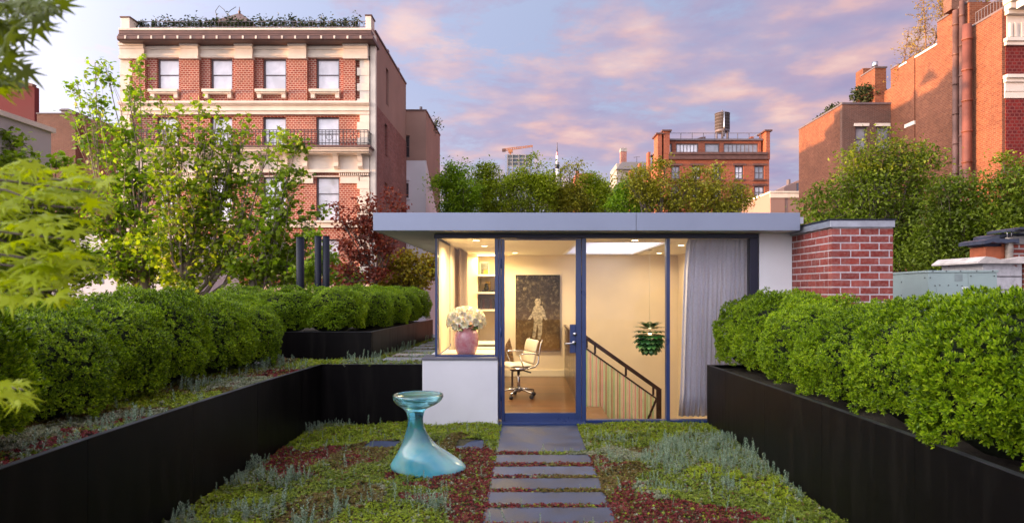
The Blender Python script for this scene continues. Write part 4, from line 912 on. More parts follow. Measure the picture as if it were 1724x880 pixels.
# mounded moss under the plants closes the gaps
g_=np.linspace(LPX,RPX,70); h_=np.linspace(1.5,8.09,96); XX,YY=np.meshgrid(g_,h_); ZZ=zf(XX.ravel(),YY.ravel())-.010
inslab=np.abs(XX.ravel()-.165)<.50; ZZ[inslab]=-.012
V=np.stack([XX.ravel(),YY.ravel(),ZZ],1); nx=len(g_); idx=np.array([(r_*nx+c_,r_*nx+c_+1,(r_+1)*nx+c_+1,(r_+1)*nx+c_) for r_ in range(len(h_)-1) for c_ in range(nx-1)])
me=raw_mesh('moss_bed',V,idx); me.materials.append(simple('moss',(.045,.042,.014),.95,0,.6,16,bmp=1,bscale=80)); o=bpy.data.objects.new('moss_bed',me); finish(o,kind='stuff')
# strip on the left planter
def sp_strip(x,y):
    v=vnoise(x,y,1.1,31)+.25*vnoise(x,y,6,32); o_=np.full(len(x),spn.index('pale'))
    o_[v<.42]=spn.index('lime'); o_[(v>=.42)&(v<.55)]=spn.index('bronze'); o_[(v>.80)&(v<.95)]=spn.index('red'); o_[v>.95]=spn.index('blue')
    o_[(x>-2.95)&(y>6.9)&(y<7.7)&(v>.5)]=spn.index('red'); o_[(y>7.6)&(v>.45)]=spn.index('blue'); o_[(x<-3.0)&(y>5.2)&(v>.5)]=spn.index('blue'); return o_
carpet(lambda x,y:x<LPX-.04,-3.6,LPX-.04,2.6,8.14,3000,lambda x,y:.735+.02*vnoise(x,y,5,4),sp_strip,.019,sd=13)
carpet(lambda x,y:(x<-1.33)&((x>-2.07+(y-8.85)*.08)|(y<8.8)),-3.3,-1.3,8.14,12.6,1500,lambda x,y:.722+.03*vnoise(x,y,4,4),lambda x,y:np.where(vnoise(x,y,2,8)+.2*vnoise(x,y,9,9)>.62,spn.index('blue'),np.where(vnoise(x,y,3,18)>.4,spn.index('lime'),spn.index('bronze'))),.021,[(-1.92+.035*k,-1.38,8.55+k*.55,8.97+k*.55) for k in range(7)],sd=14)
# ---------------------------------------------------------------- city buildings
M['stonecream']=simple('cream_limestone',(.76,.67,.56),.85,0,.12,1.2,bmp=.2,bscale=6)
M['brickred']=brickmat('patterned_red_brick',(.38,.085,.05),(.27,.055,.038),(.62,.42,.32),.22,.13,.018,.22,.8,bmp=.3)
M['brown']=simple('brown_metal_cornice',(.12,.062,.05),.5,.2,.25,2)
M['stucco']=simple('brown_stucco',(.34,.215,.17),.9,0,.14,.35,bmp=.2,bscale=4)
M['sidebrick']=brickmat('dark_side_brick',(.26,.085,.065),(.34,.14,.11),(.32,.22,.20),.4,.10,.014,.35,.25,bmp=.3)
M['orangebrick']=brickmat('orange_brown_brick',(.24,.082,.042),(.155,.048,.028),(.24,.125,.08),.34,.13,.02,.32,.25,bmp=.7)
M['browbrick']=brickmat('brown_brick',(.17,.075,.05),(.12,.05,.036),(.22,.16,.13),.30,.09,.014,.25,.3,bmp=.4)
M['winframe']=simple('grey_window_frame',(.13,.11,.12),.5)
M['whitepaint']=simple('white_paint',(.68,.68,.72),.7,0,.06,.6)
def panemat(name,col,rough=.06):
    m_,nt,b=new_mat(name); v=wallvec(nt); f=noise(nt,.9,4,.5,v,.6)
    nt.links.new(mixc(nt,ramp(nt,f,[(.35,0),(.65,1)]),sc3(col,.78),sc3(col,1.15)),b.inputs['Base Color']); b.inputs['Roughness'].default_value=rough; b.inputs['Specular IOR Level'].default_value=1.0; b.inputs['Coat Weight'].default_value=.6; b.inputs['Coat Roughness'].default_value=.03
    bump(nt,b,noise(nt,.7,2,.5,v),.12,.05); return m_
M['paneblind']=panemat('window_glass_white_blind',(.74,.73,.76)); M['panedark']=panemat('dark_window_glass',(.05,.055,.07)); M['panegrey']=panemat('grey_window_glass',(.26,.28,.32))
def sash(parent,x0,x1,z0,z1,y,ft=.07,pane='paneblind',rail=True,frame='winframe',axis='y',mid=None,cols=1,rows=1):
    """window frame + panes; y = face of glass, frame proud of it"""
    def bx(m_,a,b,c,d,e,f): 
        return m_.box(a,b,c,d,e,f) if axis=='y' else m_.box(c,d,a,b,e,f)
    fm=MB(); d0,d1=y-.05,y+.06
    bx(fm,x0,x0+ft,d0,d1,z0,z1); bx(fm,x1-ft,x1,d0,d1,z0,z1); bx(fm,x0+ft,x1-ft,d0,d1,z0,z0+ft); bx(fm,x0+ft,x1-ft,d0,d1,z1-ft,z1)
    o=fm.build('window',M[frame],parent)
    cw=(x1-x0-2*ft)/cols; zz=[z0+ft,z1-ft] if not rail else [z0+ft,(mid or (z0+z1)/2)-ft*.3,(mid or (z0+z1)/2)+ft*.3,z1-ft]
    for c in range(cols):
        a=x0+ft+c*cw; b=a+cw
        for k in range(0,len(zz),2):
            p=MB(); bx(p,a+.004,b-.004,y+.0 if k else y+.02,y+.03 if k else y+.05,zz[k]+.002,zz[k+1]-.002); p.build('pane',M[pane],o)
        if c: 
            q=MB(); bx(q,a-ft*.35,a+ft*.35,y-.045,y-.005,z0+ft+.001,z1-ft-.001); q.build('mullion',M[frame],o)
    if rail:
        q=MB(); bx(q,x0+ft+.001,x1-ft-.001,y-.04,y-.004,zz[1]+.001,zz[2]-.001); q.build('meeting_rail',M[frame],o)
    return o
# ================= the big house at the left: front at 40 m
D=40.0; x_=lambda p: X(p,D); z_=lambda p: Z(p,D)
HB=empty('apartment_house',(X(415,D),D,STREET),'tall red brick and cream stone apartment house with balcony and brown cornice','building')
holes=[]; wins=[(262,299),(352,389),(441,480),(531,570)]
rowsw=[(97,151,124),(196,246,None),(297,372,325),(402,462,432)]
HX0,HX1=x_(203),x_(622)
for (a,b) in wins:
    for (t,bo,_) in rowsw: holes.append((x_(a),x_(b),z_(bo),z_(t)))
# brick skin 40.12, window glass 40.35
wall_holes(HX0+.1,HX1-.1,z_(478),z_(96),D+.15,D+.60,holes).build('front_wall',M['brickred'],HB)
B(HX0+.02,HX1-.02,D+.62,D+11.3,STREET,z_(60)).build('core',M['sidebrick'],HB)
B(HX0+.05,HX1-.05,D+.14,D+.61,STREET,z_(478.2)).build('base_wall',M['stonecream'],HB)
for (a,b) in wins:
    for (t,bo,mid) in rowsw:
        sash(HB,x_(a)+.01,x_(b)-.01,z_(bo)+.01,z_(t)-.01,D+.36,.08,'paneblind',True,mid=z_(mid) if mid else z_((t*.45+bo*.55)))
def hb(name,mat,a,b,t,bo,pr,y1=.15,bev=0): return B(x_(a),x_(b),D-pr,D+y1-.002,z_(bo),z_(t)).build(name,M[mat],HB,bevel=bev)
# quoined stone corners
def quoin(xa,xb,left):
    k=0
    for (t,bo) in ((102,172),(193.5,244),(292,371),(383.5,470)):
        y=t
        while y<bo-3:
            e=4.5 if k%2 else 0; y2=min(y+13,bo)
            if left: hb('quoin','stonecream',xa,xb+e,y,y2-.35,.05+.02*(k%2),.15)
            else: hb('quoin','stonecream',xa-e,xb,y,y2-.35,.05+.02*(k%2),.15)
            y=y2; k+=1
quoin(203,219,True); quoin(606,622,False)
# top frieze: architrave bands and pier caps
hb('architrave','stonecream',203.3,621.7,79,84,.06); hb('architrave','stonecream',203.4,621.6,84.1,91,-.02); hb('architrave','stonecream',203.3,621.7,91.1,95,.07)
hb('frieze','stonecream',203.5,621.5,72.5,78.9,.0)
piers=[(204,246),(306,337),(397.5,428),(487,518),(579,621)]
for a,b in piers:
    hb('pier_capital','stonecream',a,b,74,80,.34); hb('pier_capital','stonecream',a+.8,b-.8,80.1,84,.27); hb('pier_capital','stonecream',a+.6,b-.6,84.1,96,.22); hb('pier_capital','stonecream',a+.2,b-.2,96.1,101.5,.30)
for a,b in [(225,246),(306,337),(397.5,428),(487,518),(579,599)]: hb('brick_pier','brickred',a,b,101.7,171.5,.12,.148)
# window heads between piers
for a,b in wins: hb('window_head','stonecream',a-16 if a>300 else a-15,b+7,95.1,96.9,.03); 
for a,b in wins:
    hb('window_sill','stonecream',a-9,b+3.5,152,156.5,.30); hb('window_sill','stonecream',a-7.5,b+2.5,156.6,159,.20)
    hb('sill_bracket','stonecream',a-6.5,a,159.1,166,.16); hb('sill_bracket','stonecream',b-4.5,b+2,159.1,166,.16)
def band(t,bo,steps,a=203,b=622):
    """a moulded string course: list of (fraction, protrusion)"""
    y=t
    for fr_,pr in steps:
        y2=y+(bo-t)*fr_; hb('string_course','stonecream',a-pr*4,b+pr*4,y,y2-.06,pr); y=y2
band(172,193,((.18,.30),(.10,.20),(.36,.06),(.10,.16),(.26,.08)))
# cornice
def corn(t,bo,pr,mat='brown'): B(x_(203)+pr*.38,x_(622)+pr*.45,D-pr,D+.8,Z(bo,D-pr),Z(t,D-pr)).build('cornice',M[mat],HB,bevel=.02)
corn(47,51,.55,'stonecream'); corn(51.1,57,.50); corn(57.1,60,.75); corn(60.1,66,1.0); corn(66.1,68,.9); corn(68.1,72.4,.35)
for k in range(19):
    px=211+k*22; B(X(px,D-1)-.05,X(px,D-1)+.05,D-1.03,D-1.005,Z(65.5,D-1),Z(60.5,D-1)).build('cornice_joint',M['stonecream'],HB)
# parapet ends and roof garden
for a,b,t in ((203,222,30),(615.5,629,27)):
    B(x_(a),x_(b)-.15,D+.02,D+.9,z_(60),z_(t)).build('parapet_pier',M['stonecream'],HB,bevel=.02); B(x_(a)-.04,x_(b)-.10,D-.03,D+.95,z_(t)+.003,z_(t)+.08).build('coping',M['brown'],HB)
for k,(xa) in enumerate((203,)):
    MB().add([(x_(203),D+.9,z_(31)),(x_(206),D+.9,z_(31)),(x_(206),D+3,z_(40)),(x_(203),D+3,z_(40)),(x_(203),D+.9,z_(60)),(x_(206),D+.9,z_(60)),(x_(206),D+3,z_(60)),(x_(203),D+3,z_(60))],[(0,1,2,3),(4,7,6,5),(0,4,5,1),(1,5,6,2),(2,6,7,3),(3,7,4,0)]).build('parapet',M['stonecream'],HB)
rl=empty('roof_railing',(x_(400),D+.7,z_(48)),parent=HB)
for z in (Z(36.5,D+.7),Z(45.5,D+.7)): B(x_(224),x_(614),D+.70,D+.73,z-.02,z+.02).build('rail',M['winframe'],rl)
for k in range(59): 
    x=x_(224)+k*(x_(614)-x_(224))/58; B(x-.012,x+.012,D+.705,D+.725,Z(46.5,D+.7),Z(37,D+.7)).build('baluster',M['winframe'],rl)
M['roofleaf']=leafmat('dark_roof_shrub',[(.012,.022,.008),(.03,.05,.015),(.06,.09,.03)],.6,.15)
shr=[240,262,282,300,318,335,352,368,388,405,420,440,458,476,492,508,526,545,562,580,598]
for i,px in enumerate(shr):
    g=np.random.default_rng(i); n=170; c=np.array([X(px,D+1.0),D+1.0,Z(42.5,D+1.0)]); P=c+g.normal(0,1,(n,3))*np.array([.20,.2,.13+.07*(i%3)])
    P[:,2]=np.maximum(P[:,2],z_(48))
    scatter('roof_shrub',LEAF,P,rot_frames(n,(0,0,1),.8),.20,M['roofleaf'],origin=tuple(c),label=['small dark shrub on the apartment house roof, %s'%w for w in ('first from the stone parapet pier','second from the parapet pier','third from the parapet pier','fourth from the parapet pier','fifth from the parapet pier','just before the tin turret','beneath the looped cable','below the near slope of the turret','centred below the turret','below the far slope of the turret','just past the turret','second past the turret','third past the turret','midway between turret and brown side wall','a bit past midway to the side wall','above the third window pair','above the last pilaster','above the last window','third from the end pier','second from the end pier','last before the end pier')][i],cat='shrub',group='shrubs along the apartment house roof')
tr=empty('roof_turret',(x_(402),D+3,z_(47)),'small dark hipped turret roof with finial behind the roof railing','turret')
cx_=X(402,D+3); zb=Z(46,D+3); zt_=Z(22,D+3)
MB().add([(cx_-1.25,D+2,zb),(cx_+1.25,D+2,zb),(cx_+1.25,D+4.4,zb),(cx_-1.25,D+4.4,zb),(cx_-.1,D+3.1,zt_),(cx_+.1,D+3.1,zt_)],[(0,1,5,4),(1,2,5),(2,3,4,5),(3,0,4),(0,3,2,1)]).build('hipped_roof',M['brown'],tr)
MB().lathe([(0,.05),(.15,.09),(.22,.03),(.45,.02)],(cx_,D+3.1,zt_-.02),8).build('finial',M['brown'],tr)
a_=[(cx_-1.1,D+2.4,zb+.2),(cx_-1.25,D+2.4,zb+.8),(cx_-1.0,D+2.4,zb+1.15),(cx_-.7,D+2.4,zb+.9),(cx_-.5,D+2.4,zb+.6),(cx_-.3,D+2.5,zb+.9),(cx_-.1,D+2.8,zt_+.3)]
MB().tube(a_,.02,5).build('looped_cable',M['black'],tr)
# balcony
B(X(201,D-1.1),X(623,D-1.1),D-1.1,D+.14,Z(247.4,D-1.1),Z(244,D-1.1)).build('balcony_slab',M['brown'],HB)
for t,bo,pr in ((247.6,250,1.02),(250.1,254,.92),(254.1,257.5,.72)): B(X(203,D-pr),X(621,D-pr),D-pr,D+.14,Z(bo,D-pr),Z(t,D-pr)).build('balcony_moulding',M['stonecream'],HB)
br_=empty('balcony_railing',(x_(400),D-1,z_(244)),parent=HB)
DB=D-1.03; ZB=lambda p: Z(p,DB)
for z in (ZB(219),ZB(222.5),ZB(241)): B(X(204,DB),X(619,DB),D-1.05,D-1.01,z-.02,z+.02).build('rail',M['black'],br_)
for z in (ZB(219),ZB(241)): B(X(619,DB)-.04,X(619,DB),D-1.0,D+.1,z-.02,z+.02).build('rail',M['black'],br_)
for k in range(8): B(X(619,DB)-.03,X(619,DB)-.01,D-.95+k*.13,D-.93+k*.13,ZB(243.8),ZB(219.2)).build('baluster',M['black'],br_)
k=0; px=206.0
while px<618:
    x=X(px,DB); th=.03 if k%7==0 else .014
    B(x-th,x+th,D-1.045,D-1.015,ZB(243.8),ZB(219.2)).build('baluster',M['black'],br_)
    if k%7==3:
        MB().tube([(x+.17*math.cos(t),D-1.03,ZB(231)+.17*math.sin(t)) for t in np.linspace(0,2*PI,13)],.014,4,caps=False).build('ring',M['black'],br_)
    px+=5.9; k+=1
for a,b,t,bo in ((203.2,621.8,257.7,288),): hb('panel_zone','stonecream',a,b,t,bo,.0)
hb('string_course','stonecream',200,623,288.1,291,.22); hb('string_course','stonecream',203,622,296.2,297.8,.05)
for px in (215,255,303,345,393,435,483,515.5,567.5,608):
    MB().prism([(0,0),(0,0)],0,0)
    xx=x_(px); v=[(.0,z_(258)),(-.62,z_(258)),(-.66,z_(262)),(-.40,z_(266)),(-.22,z_(275)),(-.30,z_(281)),(-.12,z_(285)),(.0,z_(285))]
    mm=MB(); n=len(v); mm.add([(xx-.14,D+.0+y-.002,z) for y,z in v]+[(xx+.14,D+.0+y-.002,z) for y,z in v],[tuple(range(n)),tuple(reversed(range(n,2*n)))]+[(i,(i+1)%n,(i+1)%n+n,i+n)[::-1] for i in range(n)]); mm.build('console_bracket',M['stonecream'],HB)
px=225.0
while px<620:
    if not any(a-3<px<b+1 for a,b in wins): hb('dentil','stonecream',px,px+1.6,291.3,296,.15)
    px+=3.4
for a,b in ((225,258),(303,348),(393,437),(484,527),(573,604)): hb('capital_block','stonecream',a,b,298,308.5,.04)
band(371.5,383,((.3,.24),(.7,.10))); 
for a,b in wins: hb('window_sill','stonecream',a-4,b+4,462.5,468,.2)
# side walls: stucco above, brick below
sx=x_(622)+.02; zb_=Z(170,D+.3)
S1=D+11.5
side=wall_holes(D+.35,S1,zb_,z_(33)-.4,sx-.4,sx+.10,[(D+4.2,D+5.0,Z(178,D+4.6),Z(117,D+4.6))],axis='x'); side.build('side_wall',M['stucco'],HB)
s2=wall_holes(D+.35,S1,STREET,zb_-.005,sx-.4,sx+.13,[(D+3.6,D+4.5,Z(263,D+4),Z(209,D+4)),(D+3.6,D+4.5,Z(345,D+4),Z(308,D+4))],axis='x'); s2.build('side_wall',M['sidebrick'],HB)
for (a,b,t,bo) in ((D+4.2,D+5.0,117,178),(D+3.6,D+4.5,209,263),(D+3.6,D+4.5,308,345)):
    sash(HB,a+.02,b-.02,Z(bo,D+4.3)+.05,Z(t,D+4.3)-.05,sx-.12,.06,'panedark',axis='x')
zt_=z_(33)-.39; B(sx-.45,sx+.16,D+.95,S1,zt_,zt_+.12).build('coping',M['brown'],HB)
B(sx+.02,sx+.35,D+.02,D+.34,STREET,z_(60)).build('corner_pipe_chase',M['stonecream'],HB)
for y in (D+5.8,D+9.6,): B(sx-.5,sx-.1,y,y+.4,zt_+.125,zt_+.7).build('vent_stub',M['brown'],HB)
# ================= stucco and white house behind it
D2=52.0; W2=empty('stepped_house',(-9,52,STREET),'brown stuccoed house with white painted lower half behind the apartment house','building')
xa,xb=-9.9,X(717,D2); zt2=Z(187,D2); zm=Z(270,D2)
wall_holes(xa,xb,zm,zt2,D2,D2+.4,[(X(680,D2),X(689.5,D2),Z(265,D2),Z(228,D2))]).build('front_wall',M['stucco'],W2)
wall_holes(xa,xb,STREET,zm-.005,D2+.02,D2+.4,[(X(679,D2),X(688,D2),Z(333,D2),Z(308,D2))]).build('front_wall',M['whitepaint'],W2)
sash(W2,X(680,D2)+.02,X(689.5,D2)-.02,Z(265,D2)+.02,Z(228,D2)-.02,D2+.2,.06,'panedark',rail=True); sash(W2,X(679,D2)+.02,X(688,D2)-.02,Z(333,D2)+.02,Z(308,D2)-.02,D2+.2,.06,'panedark')
B(X(678,D2),X(690,D2),D2-.12,D2+.015,Z(304,D2),Z(300,D2)).build('window_hood',M['whitepaint'],W2); B(X(678,D2),X(690,D2),D2-.12,D2+.015,Z(336,D2),Z(333.5,D2)).build('window_sill',M['whitepaint'],W2)
e2=60.5
mm=MB(); mm.add([(xb,D2+.41,zm),(xb,e2,zm-4.4),(xb,e2,zt2),(xb,D2+.41,zt2)],[(0,1,2,3)]); mm.add([(xb-.4,D2+.41,zm),(xb-.4,e2,zm-4.4),(xb-.4,e2,zt2),(xb-.4,D2+.41,zt2)],[(3,2,1,0)]); mm.add([(xb,D2+.41,zt2),(xb,e2,zt2),(xb-.4,e2,zt2),(xb-.4,D2+.41,zt2)],[(0,1,2,3)]); mm.add([(xb,e2,zm-4.4),(xb-.4,e2,zm-4.4),(xb-.4,e2,zt2),(xb,e2,zt2)],[(0,1,2,3)]); mm.build('side_wall',M['stucco'],W2)
mm=MB(); mm.add([(xb-.02,D2+.41,STREET),(xb-.02,e2-.02,STREET),(xb-.02,e2-.02,zm-4.42),(xb-.02,D2+.41,zm-.01)],[(0,1,2,3)]); mm.add([(xb-.38,D2+.41,STREET),(xb-.38,e2-.02,STREET),(xb-.38,e2-.02,zm-4.42),(xb-.38,D2+.41,zm-.01)],[(3,2,1,0)]); mm.build('side_wall',M['whitepaint'],W2)
B(xa,xb-.41,D2+.41,e2-.1,STREET,zt2-.5).build('core',M['stucco'],W2)
B(xa,xb+.05,D2-.05,D2+.45,zt2+.003,zt2+.12).build('coping',M['brown'],W2); B(xb-.45,xb+.06,D2+.46,e2,zt2+.003,zt2+.12).build('coping',M['brown'],W2)
MB().tube([(X(708,D2)-.1,D2+.8,zt2),(X(708,D2)-.1,D2+.8,zt2+.55)],.12,8).build('vent_pipe',M['winframe'],W2)
n=160; g=np.random.default_rng(4); c=np.array([X(733,57),57,Z(212,57)]); scatter('roof_shrub',LEAF,c+g.normal(0,1,(n,3))*np.array([.25,.4,.35]),rot_frames(n,(0,0,1),.8),.22,M['roofleaf'],origin=tuple(c),label='spiky dark plant leaning over the stuccoed house roof edge',cat='shrub')
# ================= low buildings at the far left
D3=60.0
RBd=empty('dark_red_building',(X(0,D3),D3,STREET),'plain dark red windowless building at the far edge beyond the yellow maple','building')
redp=simple('dark_red_render',(.13,.020,.023),.85,0,.12,.25)
MB().add([(X(-60,D3),D3,STREET),(X(58,D3),D3,STREET),(X(58,D3),D3+.6,STREET),(X(-60,D3),D3+.6,STREET),(X(-60,D3),D3,Z(118,D3)),(X(58,D3),D3,Z(146,D3)),(X(58,D3),D3+.6,Z(146,D3)),(X(-60,D3),D3+.6,Z(118,D3))],[(0,3,2,1),(4,5,6,7),(0,1,5,4),(1,2,6,5),(2,3,7,6),(3,0,4,7)]).build('wall',redp,RBd)
MB().bar((X(-60,D3),D3-.05,Z(117,D3)),(X(58.6,D3),D3-.05,Z(145,D3)),.5,.25).build('coping',M['brown'],RBd)
D4=56.0
BBd=empty('brown_brick_building',(X(115,D4),D4,STREET),'low brown brick building with a small grey roof hatch beyond the plane trees','building')
B(X(62,D4),X(127,D4),D4,D4+8,STREET,Z(192,D4)).build('wall',M['browbrick'],BBd); B(X(127,D4)+.003,X(152,D4),D4+1.0,D4+8,STREET,Z(196,D4)).build('side_wing',M['sidebrick'],BBd)
B(X(61.5,D4),X(127.5,D4),D4-.08,D4+8,Z(192,D4)+.003,Z(190.3,D4)).build('coping',M['winframe'],BBd)
B(X(103,D4+2),X(123,D4+2),D4+2,D4+4,Z(191,D4+2),Z(187,D4+2)).build('roof_hatch',M['concrete'],BBd); MB().prism([(X(101,D4+2),Z(186.8,D4+2)),(X(125,D4+2),Z(186.8,D4+2)),(X(118,D4+2),Z(184,D4+2)),(X(106,D4+2),Z(184,D4+2))],D4+1.8,D4+4.2).build('hatch_roof',M['winframe'],BBd)
# party wall house along the left, reaching from beside the camera to 22 m
PWH=empty('pale_party_wall_house',(-17,10,STREET),'pale rendered house wall receding behind the yellow maple leaves','building')
zp_=6.95
wall_holes(-12,22,STREET,zp_,-16.4,-16.0,[(17.5,18.3,2.2,3.6),(13.5,14.3,2.2,3.6),(8,8.8,2.2,3.6),(17.5,18.3,-1.5,-.1)],axis='x').build('wall',simple('pale_render',(.50,.46,.44),.9,0,.12,.4,bmp=.2,bscale=5),PWH)
B(-26,-16.41,-12,22,STREET,zp_-.3).build('core',M['sidebrick'],PWH)
B(-16.5,-15.9,-12,22.1,zp_+.003,zp_+.16).build('coping',M['stonecream'],PWH)
for y in (17.5,13.5,8): sash(PWH,y+.02,y+.78,2.22,3.58,-16.2,.06,'panegrey',axis='x')
sash(PWH,17.52,18.28,-1.48,-.12,-16.2,.06,'panegrey',axis='x')
# white rear extension seen low between the trunks
LW=empty('white_rear_house',(-16,31,STREET),'low white painted rear house with dark windows glimpsed between the tree trunks','building')
D5=33.0
wx=[(160,176),(232,246),(285,300),(440,455)]
wall_holes(X(60,D5),X(330,D5),STREET,Z(392,D5),D5,D5+.4,[(X(a,D5),X(b,D5),Z(478,D5),Z(435,D5)) for a,b in wx[:3]]).build('wall',M['whitepaint'],LW)
for a,b in wx[:3]: sash(LW,X(a,D5)+.02,X(b,D5)-.02,Z(478,D5)+.02,Z(435,D5)-.02,D5+.2,.06,'panedark')
B(X(60,D5),X(330,D5),D5+.41,D5+5,STREET,Z(394,D5)).build('core',M['whitepaint'],LW)
B(X(59,D5),X(331,D5),D5-.1,D5+.5,Z(392,D5)+.003,Z(389,D5)).build('coping',M['winframe'],LW)
# ================= right: orange brick block
Fq=42.0; xr_=804*Fq/1100     # plane of the long flank
C1=Fq*1.31; xa_=532*C1/1100; A1=xa_*1100/459
OB=empty('orange_brick_block',(xr_,50,STREET),'tall orange brick block with twin iron pipes and white trimmed dark red front','building')
ztop=lambda py,px: H+(HY-py)*(xr_*1100/(px-886))/1100
zC=ztop(33,1645)   # main flank top
# flank C in height steps (y from, y to, top)
yof=lambda px: xr_*1100/(px-886)
seg=[(yof(1690),yof(1632),ztop(18,1685)),(yof(1632)+.003,yof(1578),ztop(28,1600)),(yof(1578)+.003,yof(1514),ztop(78,1575)),(yof(1514)+.003,C1+.0,ztop(112,1510))]
seg[1]=(seg[1][0],seg[1][1],ztop(22,1604))
for k,(y0,y1,zt_) in enumerate(seg):
    B(xr_+.0,xr_+14,y0,y1,STREET,zt_).build('flank_wall',M['orangebrick'],OB)
    B(xr_-.06,xr_+.5,y0,y1,zt_+.003,zt_+.14).build('coping',M['winframe'] if k!=2 else M['whitepaint'],OB)
B(xr_-.12,xr_-.003,yof(1690),yof(1672),STREET,seg[0][2]-.01).build('corner_pier',M['orangebrick'],OB)
B(xr_-.09,xr_-.003,yof(1541),yof(1528),STREET,ztop(98,1535)).build('wall_patch',M['orangebrick'],OB)
B(xr_+.001,xr_+14,C1+.003,A1+3,STREET,seg[3][2]-1.5).build('rear_wall',M['orangebrick'],OB)
# chimney on B
cbx=at(1482,112,C1+1.5)
B(X(1473,C1+1),X(1492,C1+1),C1+1,C1+3.2,Z(178,C1),Z(115,C1+1)).build('chimney_stack',M['orangebrick'],OB); B(X(1453,C1+3.3),X(1473,C1+3.3)-.003,C1+3.3,C1+4.6,Z(178,C1),Z(113,C1+3)).build('chimney_stack',M['orangebrick'],OB)
B(X(1472,C1+1),X(1493,C1+1),C1+.9,C1+3.3,Z(115,C1+1)+.003,Z(112.5,C1+1)).build('coping',M['winframe'],OB)
MB().tube([at(1473,115,C1+2),at(1473,105,C1+2)],.25,10).build('flue_pipe',M['steel'],OB)
# face B with windows, and face A
zB=Z(176,C1)
wB=[(1440,1460,213),(1475,1499,213)]
wall_holes(xa_,xr_-.003,STREET,zB,C1,C1+.4,[(X(a,C1),X(b,C1)-.02,Z(t+42,C1),Z(t,C1)) for a,b,t in wB]+[(X(a,C1),X(b,C1)-.02,Z(t+42+75,C1),Z(t+75,C1)) for a,b,t in wB]).build('rear_face',M['browbrick'],OB)
for a,b,t in wB:
    for d_ in (0,75):
        sash(OB,X(a,C1)+.02,X(b,C1)-.04,Z(t+42+d_,C1)+.02,Z(t+d_,C1)-.02,C1+.22,.12,'panegrey')
        B(X(a-2.5,C1),min(X(b+2.5,C1),xr_-.1),C1-.12,C1-.002,Z(t+d_,C1)+.0,Z(t+d_-5,C1)).build('lintel',M['stonecream'],OB)
B(xa_-.06,xr_-.003,C1-.08,C1+.5,zB+.003,zB+.16).build('coping',M['winframe'],OB)
B(xr_-.14,xr_-.004,C1-3.5,C1-2.2,Z(212,C1-3),Z(206,C1-3)).build('lintel',M['stonecream'],OB)
B(xa_,xa_+.4,C1+.41,A1,STREET,zB-.02).build('rear_flank',M['orangebrick'],OB); B(xa_+.41,xr_-.01,C1+.42,A1,STREET,zB-.6).build('core',M['browbrick'],OB)
B(xa_-.06,xa_+.45,C1+.51,A1,zB-.015,zB+.12).build('coping',M['winframe'],OB)
# pipes on the flank
M['ironpipe']=simple('rusty_iron_pipe',(.15,.075,.06),.6,.3,.5,.8); M['ironpipe2']=simple('brown_painted_pipe',(.15,.05,.035),.6,.2,.45,.6)
for px,r_,top,mt,off in ((1609,.20,18,'ironpipe',.30),(1619.5,.17,2,'ironpipe',.26),(1628,.29,42,'ironpipe2',.40)):
    xq=xr_-off-r_*.3; y=xq*1100/(px-886); 
    o=MB(); zt_=Z(top,y); o.tube([(xq,y,STREET),(xq,y,zt_)],r_,12); o.build('drain_pipe',M[mt],OB)
    for k in range(9):
        z=zt_-1-k*2.1; MB().tube([(xq,y,z-.07),(xq,y,z+.07)],r_*1.15,12).build('pipe_collar',M[mt],OB)
B(xr_-.5,xr_+1.0,yof(1600),yof(1614),seg[1][2]+.01,seg[1][2]+1.0).build('pipe_hood',M['browbrick'],OB)
# handrail on top
for k in range(10):
    y=yof(1640)+(yof(1686)-yof(1640))*k/9; B(xr_+.1,xr_+.14,y-.02,y+.02,seg[0][2]+.14,seg[0][2]+.9).build('rail_post',M['winframe'],OB)
MB().bar((xr_+.12,yof(1640),seg[0][2]+.92),(xr_+.12,yof(1686),seg[0][2]+.92),.05,.05).build('handrail',M['winframe'],OB)
# front facade facing the street side
fy=Fq-.05; darkred=brickmat('deep_red_patterned_brick',(.17,.016,.014),(.09,.010,.012),(.17,.05,.045),.30,.22,.03,.2,.6,bmp=.4)
B(X(1694,fy)-.02,xr_+14,fy,Fq-.003,STREET,Z(-60,fy)).build('front_wall',darkred,OB)
def fb(a,b,t,bo,pr,nm='stone_trim'): B(X(a,fy),xr_+14,fy-pr,fy-.003,Z(bo,fy),Z(t,fy)).build(nm,M['whitetrim'],OB,bevel=.02)
M['whitetrim']=simple('white_stone_trim',(.62,.56,.50),.8,0,.08,1)
for t,bo,pr,a in ((0,10,.9,1688),(10.1,20,.6,1690),(20.1,27,.35,1691),(66,72,.35,1689),(72.1,78,.22,1690),(128,134,.40,1688),(134.1,140,.25,1689),(140.1,155,.12,1690),(155.1,166,.08,1690)): fb(a,1724,t,bo,pr)
for t,bo in ((27.1,65.9),): fb(1694,1724,t,bo,.04,'frieze')
for px in (1697,1705,1716,1724,1733): B(X(px,fy),X(px+4,fy),fy-.2,fy-.045,Z(64,fy),Z(40,fy)).build('balustrade_pier',M['whitetrim'],OB)
B(X(1693,fy),X(1712,fy),fy-1.6,fy-.91,Z(26,fy),Z(14,fy)).build('cornice_bracket',M['whitetrim'],OB)
